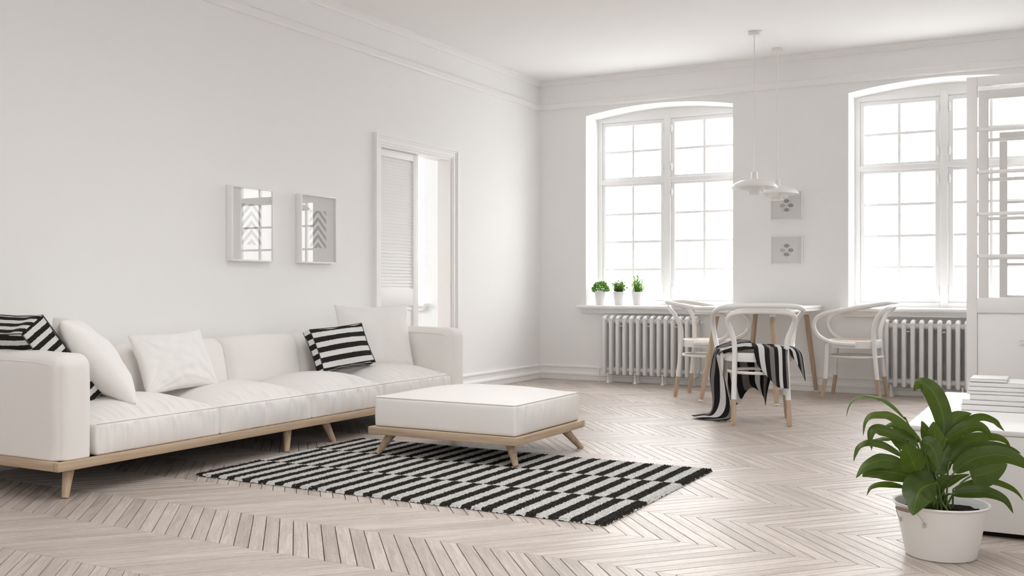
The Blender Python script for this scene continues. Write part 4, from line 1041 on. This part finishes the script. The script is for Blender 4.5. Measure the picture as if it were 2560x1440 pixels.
# ------------------------------------------------------------------ herb pots on the window sill
def herb(label, name, x, kind, mat, sd):
    h = thing(name, label, 'potted herb', (x, 0.09, 0.7367), 0, 'potted herbs on the window sill')
    sq = kind == 2
    MB().lathe([(0.0, 0.0), (0.044, 0.0), (0.047, 0.003), (0.064, 0.122), (0.066, 0.130), (0.062, 0.131), (0.058, 0.118), (0.0, 0.116)], 28).build('pot', M['ceramic'], h, 0.6)
    MB().lathe([(0.0, 0.122), (0.03, 0.121), (0.060, 0.117), (0.060, 0.112), (0.0, 0.110)], 20).build('soil', M['soil'], h, 0.9)
    r = random.Random(sd); V = []; F = []; U = []
    def leaf(p, d, ln, wd):
        d = d.normalized(); s = d.cross(Vector((r.uniform(-1, 1), r.uniform(-1, 1), r.uniform(-1, 1)))).normalized(); k = len(V); up = s.cross(d)*ln*0.12
        V.extend([p, p+d*ln*0.5+s*wd-up, p+d*ln, p+d*ln*0.5-s*wd-up, p+d*ln*0.5+up]); F.extend([(k, k+1, k+4), (k+1, k+2, k+4), (k+2, k+3, k+4), (k+3, k, k+4)]); U.extend([(.5, 0)]*5)
    if kind == 0:
        for _ in range(620):
            a = r.uniform(0, 2*PI); b = math.acos(r.uniform(-0.15, 1)); rad = r.uniform(0.75, 1.0)
            p = Vector((0.082*rad*math.sin(b)*math.cos(a), 0.075*rad*math.sin(b)*math.sin(a), 0.140+0.085*rad*math.cos(b)))
            leaf(p, p-Vector((0, 0, 0.12))+Vector((0, 0, r.uniform(-.03, .05))), r.uniform(0.014, 0.024), 0.007)
    elif kind == 1:
        for _ in range(46):
            a = r.uniform(0, 2*PI); sp = r.uniform(0.02, 0.098); hh = r.uniform(0.06, 0.135)*(1-0.3*sp/0.085)
            base = Vector((0.04*math.cos(a)*r.random(), 0.04*math.sin(a)*r.random(), 0.118)); tip = Vector((sp*math.cos(a), sp*math.sin(a), 0.118+hh))
            for q in range(15):
                p = base.lerp(tip, 0.15+0.85*q/14); d = Vector((r.uniform(-1, 1), r.uniform(-1, 1), r.uniform(-0.2, 0.9)))
                leaf(p, d, r.uniform(0.014, 0.026), 0.0075)
    else:
        for _ in range(42):
            a = r.uniform(0, 2*PI); sp = r.uniform(0.0, 0.078); hh = r.choice((r.uniform(0.07, 0.12), r.uniform(0.09, 0.185)))
            base = Vector((0.7*sp*math.cos(a), 0.7*sp*math.sin(a), 0.118)); tip = Vector((1.1*sp*math.cos(a), 1.1*sp*math.sin(a), 0.118+hh))
            for q in range(int(hh*230)):
                p = base.lerp(tip, q/(hh*230)); a2 = r.uniform(0, 2*PI)
                leaf(p, Vector((math.cos(a2), math.sin(a2), 1.1)), r.uniform(0.016, 0.024), 0.0032)
        for q in range(26):
            p = Vector((0.05, -0.02, 0.125)).lerp(Vector((0.095, -0.03, 0.195)), q/26); a2 = r.uniform(0, 2*PI)
            leaf(p, Vector((math.cos(a2), math.sin(a2), 0.8)), 0.018, 0.003)
    o = mesh_obj('foliage', V, F, mat, h, None, U); o['kind'] = 'stuff'
    st_ = MB()
    for _ in range(9):
        a = r.uniform(0, 2*PI); st_.tube([(0.03*math.cos(a), 0.03*math.sin(a), 0.115), (0.05*math.cos(a), 0.05*math.sin(a), 0.16)], 0.0014, 5)
    st_.build('stems', M['stem'], h, 0.9)
herb('low round bushy green herb in a white pot, leftmost on the window sill', 'potted_basil', 0.634, 0, M['herb1'], 5)
herb('dark-leaved herb in a white pot, middle of the three on the window sill', 'potted_thyme', 0.834, 1, M['herb2'], 6)
herb('tall upright needle-leaved herb in a white pot on the window sill', 'potted_rosemary', 1.027, 2, M['herb3'], 8)

# ------------------------------------------------------------------ low white cabinet and books
cab = thing('low_cabinet', 'low white lacquered cabinet behind the potted plant', 'cabinet', (4.67, -4.355, 0))
cx0, cx1, cy0, cy1 = 4.165-4.67, 5.175-4.67, -5.050+4.355, -3.665+4.355
MB().box(cx0, cy0, 0.022, cx1, cy1, 0.374, 0.0025).build('body', M['white'], cab, 0.6)
MB().box(cx0-0.002, cy0-0.002, 0.3755, cx1, cy1+0.002, 0.3945, 0.003).build('top', M['white'], cab, 0.6)
MB().box(cx0+0.05, cy0+0.035, 0.0, cx1-0.03, cy1-0.03, 0.0225).build('plinth', M['under'], cab, None)
def book(label, x0, w, y0, dep, z0, t, rz, col='bookcover'):
    b = thing('book', label, 'book', (x0+w/2, y0+dep/2, z0), math.radians(rz), 'stack of white books on the low cabinet')
    hw, hd, c = w/2, dep/2, 0.0022
    mb = MB(); mb.box(-hw, -hd, 0, hw, hd, c, 0.0006); mb.box(-hw, -hd, t-c, hw, hd, t, 0.0006); mb.box(-hw, -hd, 0, hw, -hd+c, t, 0.0006)
    mb.build('cover', M[col], b, 0.6)
    MB().box(-hw+0.004, -hd+c, c, hw-0.004, hd-0.004, t-c).build('pages', M['paper'], b, None)
zb = 0.3948
specs = [(4.303, 0.33, 0.245, 0.026, 0), (4.306, 0.32, 0.24, 0.019, 0.6), (4.338, 0.30, 0.23, 0.024, -0.8), (4.326, 0.31, 0.235, 0.013, 0.4), (4.328, 0.30, 0.23, 0.018, 1.2), (4.334, 0.31, 0.24, 0.018, -0.6), (4.336, 0.14, 0.20, 0.014, 0)]
names = ['thickest white book at the bottom of the stack on the cabinet', 'white book second from the bottom of the stack', 'white book third from the bottom, set back from the stack edge', 'thin white book in the middle of the stack', 'white book third from the top of the stack', 'white book second from the top, under the small one', 'small white book lying on top of the stack']
for (x0, w, dp, t, rz), nm in zip(specs, names):
    book(nm, x0, w, -4.445, dp, zb, t, rz); zb += t+0.0006

# ------------------------------------------------------------------ potted peace lily in an enamel bucket
PC = Vector((4.322, -5.392, 0))
plant = thing('potted_plant', 'leafy green peace lily in a white bucket pot in the right foreground', 'potted plant', PC)
MB().lathe([(0.0, 0.0), (0.108, 0.0), (0.113, 0.003), (0.119, 0.03), (0.148, 0.172), (0.155, 0.176), (0.157, 0.180), (0.154, 0.184), (0.148, 0.181), (0.142, 0.165), (0.132, 0.115), (0.0, 0.112)], 56).build('bucket', M['pot'], plant, 0.6)
V = [(0, 0, 0.160)]; F = []
for ri in range(1, 10):
    for k in range(40):
        a = 2*PI*k/40; rr_ = 0.0158*ri
        V.append((min(rr_, 0.1405)*math.cos(a), min(rr_, 0.1405)*math.sin(a), 0.158+0.012*nz(rr_*30*math.cos(a), rr_*30*math.sin(a), 2)-0.008*(ri/9)))
for k in range(40): F.append((0, 1+k, 1+(k+1) % 40))
for ri in range(8):
    for k in range(40): F.append((1+ri*40+k, 1+(ri+1)*40+k, 1+(ri+1)*40+(k+1) % 40, 1+ri*40+(k+1) % 40))
mesh_obj('soil', V, F, M['soil'], plant, 3.14)
def handle(ang, flip):
    # wire bail with a wooden grip, hooked on two lugs
    def P(da, r, z): return Vector((r*math.cos(ang+da), r*math.sin(ang+da), z))
    h = MB().tube(crom([P(-0.36, 0.146, 0.128), P(-0.36, 0.152, 0.138), P(-0.30, 0.163, 0.158), P(-0.22, 0.170, 0.171)], 6), 0.0016, 6).tube(crom([P(0.36, 0.146, 0.128), P(0.36, 0.152, 0.138), P(0.30, 0.163, 0.158), P(0.22, 0.170, 0.171)], 6), 0.0016, 6).build('handle_wire', M['steel'], plant, 0.9)
    MB().tube([P(-0.23, 0.170, 0.171), P(-0.1, 0.1745, 0.172), P(0.1, 0.1745, 0.172), P(0.23, 0.170, 0.171)], [0.005, 0.0065, 0.0065, 0.005], 12).build('grip', M['grip'], h, 0.9)
    for d in (-0.36, 0.36): MB().tube([P(d, 0.143, 0.118), P(d, 0.146, 0.133)], 0.0035, 8).build('lug', M['steel'], h, 0.9)
va = math.atan2(CAMLOC[1]-PC.y, CAMLOC[0]-PC.x)
handle(va-0.72, 1); handle(va-0.72+PI, 1)
PD = (PC-Vector(CAMLOC)).dot(FW)
def leaf(ctrl, width, dep, roll=0.0, fold=0.25, base=None):
    # ctrl: points along the midrib (photo position and depth step from the pot axis)
    n = len(ctrl)
    pts = [at(x, y, PD+(dep if not isinstance(dep, (list, tuple)) else dep[0]+(dep[1]-dep[0])*i/(n-1)))-PC for i, (x, y) in enumerate(ctrl)]
    sp = crom(pts, 7); m = len(sp); V = []; F = []; U = []
    w = width/FPX*PD; seed = ctrl[0][0]*0.37
    view = (PC-Vector(CAMLOC)).normalized()
    for i, p in enumerate(sp):
        t = i/(m-1); T = (sp[min(i+1, m-1)]-sp[max(i-1, 0)]).normalized()
        sd = T.cross(view)
        if sd.length < 0.05: sd = T.cross(Vector((0, 0, 1)))
        sd.normalize(); sd = Matrix.Rotation(roll, 3, T) @ sd; nr = sd.cross(T)
        pr = (math.sin(PI*min(1, t**0.72))**0.85)*(1-0.25*t) if t < 1 else 0
        pr = max(pr, 0.03)
        ww = w*0.54*pr
        for k, q in enumerate((-1, -0.5, 0, 0.5, 1)):
            wav = 0.10*ww*math.sin(t*16+q*2+seed)*abs(q)
            V.append(p+sd*ww*q+nr*(fold*ww*abs(q)+wav)); U.append(((q+1)/2, t))
    for i in range(m-1):
        for k in range(4): F.append((i*5+k, i*5+k+1, (i+1)*5+k+1, (i+1)*5+k))
    o = mesh_obj('leaf', V, F, M['leaf'], plant, 3.14, U)
    b = sp[0]; a0 = random.uniform(0, 2*PI); r0 = random.uniform(0, 0.05)
    s0 = Vector((r0*math.cos(a0)+b.x*0.12, r0*math.sin(a0)+b.y*0.12, 0.150)); md = s0.lerp(b, 0.55)+Vector((0, 0, 0.02))
    MB().tube(crom([s0, md, b, sp[2]], 5), [0.0032]*10+[0.0026]*5+[0.0012], 7).build('stem', M['stem'], plant, 3.14)
LEAVES = [
 ([(2267, 1052), (2237, 1019), (2201, 996), (2160, 989), (2132, 1001), (2120, 1020), (2116, 1042)], 20, (0.02, 0.0), 1.0),
 ([(2299, 1097), (2262, 1062), (2226, 1040), (2201, 1036), (2176, 1040), (2162, 1058), (2158, 1089)], 24, (0.0, -0.05), 0.4),
 ([(2300, 1105), (2262, 1076), (2234, 1062), (2212, 1066)], 28, (0.05, 0.07), 0.3),
 ([(2275, 1104), (2234, 1084), (2201, 1073), (2181, 1076), (2175, 1095), (2178, 1122)], 30, (-0.02, -0.07), 0.3),
 ([(2290, 1120), (2262, 1100), (2235, 1085), (2214, 1077)], 52, (0.0, 0.03), 0.2),
 ([(2258, 1142), (2230, 1123), (2204, 1110), (2172, 1106), (2147, 1116), (2138, 1136), (2134, 1154)], 22, (-0.02, -0.06), 0.5),
 ([(2232, 1098), (2205, 1097), (2184, 1104), (2178, 1127)], 13, (0.06, 0.08), 0.6),
 ([(2258, 1158), (2226, 1151), (2194, 1152), (2163, 1166), (2140, 1195)], 40, (-0.04, -0.10), 0.3),
 ([(2290, 1196), (2250, 1184), (2205, 1178), (2172, 1182), (2156, 1192)], 44, (-0.02, -0.06), 0.2),
 ([(2262, 1218), (2233, 1211), (2196, 1211), (2176, 1220), (2167, 1239)], 18, (0.0, -0.04), 0.5),
 ([(2342, 1208), (2322, 1212), (2300, 1226), (2290, 1252), (2282, 1288)], 92, (-0.06, -0.19), 0.0),
 ([(2292, 1182), (2284, 1160), (2274, 1135), (2262, 1112)], 66, (-0.05, -0.10), 0.1),
 ([(2357, 1104), (2360, 1056), (2349, 1012), (2330, 976), (2306, 958), (2293, 964), (2284, 978)], 50, (0.03, 0.08), 0.1),
 ([(2355, 1106), (2372, 1074), (2386, 1050), (2404, 1038), (2429, 1034)], 48, (0.04, 0.09), 0.1),
 ([(2362, 1086), (2407, 1058), (2452, 1044), (2484, 1053), (2498, 1066), (2511, 1078)], 22, (0.04, 0.10), 0.6),
 ([(2362, 1104), (2398, 1078), (2434, 1066), (2462, 1074), (2484, 1103)], 34, (-0.02, -0.06), 0.4),
 ([(2344, 1130), (2340, 1104), (2336, 1078), (2334, 1054)], 48, (-0.02, -0.02), 0.1),
 ([(2318, 1108), (2316, 1088), (2311, 1068), (2304, 1052)], 26, (0.01, 0.01), 0.2),
 ([(2302, 1106), (2318, 1108), (2334, 1124), (2343, 1150), (2347, 1184)], 42, (-0.08, -0.16), 0.0),
 ([(2371, 1164), (2407, 1128), (2452, 1116), (2497, 1117), (2530, 1124), (2552, 1134)], 27, (-0.03, -0.05), 0.4),
 ([(2362, 1131), (2407, 1104), (2443, 1094), (2488, 1094), (2514, 1104), (2527, 1123)], 26, (0.02, 0.03), 0.5),
 ([(2385, 1182), (2416, 1156), (2461, 1140), (2515, 1139), (2560, 1160), (2580, 1180)], 50, (-0.06, -0.14), 0.2),
 ([(2427, 1190), (2455, 1186), (2487, 1176), (2518, 1160)], 68, (0.0, 0.03), 0.0),
 ([(2384, 1222), (2429, 1208), (2478, 1204), (2522, 1218), (2545, 1234), (2558, 1252)], 18, (0.02, 0.02), 0.4),
 ([(2380, 1235), (2422, 1230), (2467, 1231), (2511, 1249), (2533, 1283)], 32, (-0.05, -0.10), 0.2),
 ([(2332, 1190), (2324, 1164), (2316, 1138), (2306, 1112)], 58, (0.03, 0.04), 0.1),
 ([(2362, 1156), (2374, 1132), (2388, 1106), (2404, 1084)], 52, (0.02, 0.05), 0.1),
 ([(2346, 1220), (2356, 1206), (2366, 1196), (2378, 1190)], 30, (-0.04, -0.06), 0.1),
 ([(2340, 1185), (2352, 1160), (2362, 1135), (2372, 1112)], 50, (-0.03, -0.02), 0.1),
 ([(2352, 1218), (2372, 1206), (2396, 1194), (2424, 1186)], 24, (0.01, 0.0), 0.3),
]
for c_, w_, d_, r_ in LEAVES: leaf(c_, w_, d_, r_)
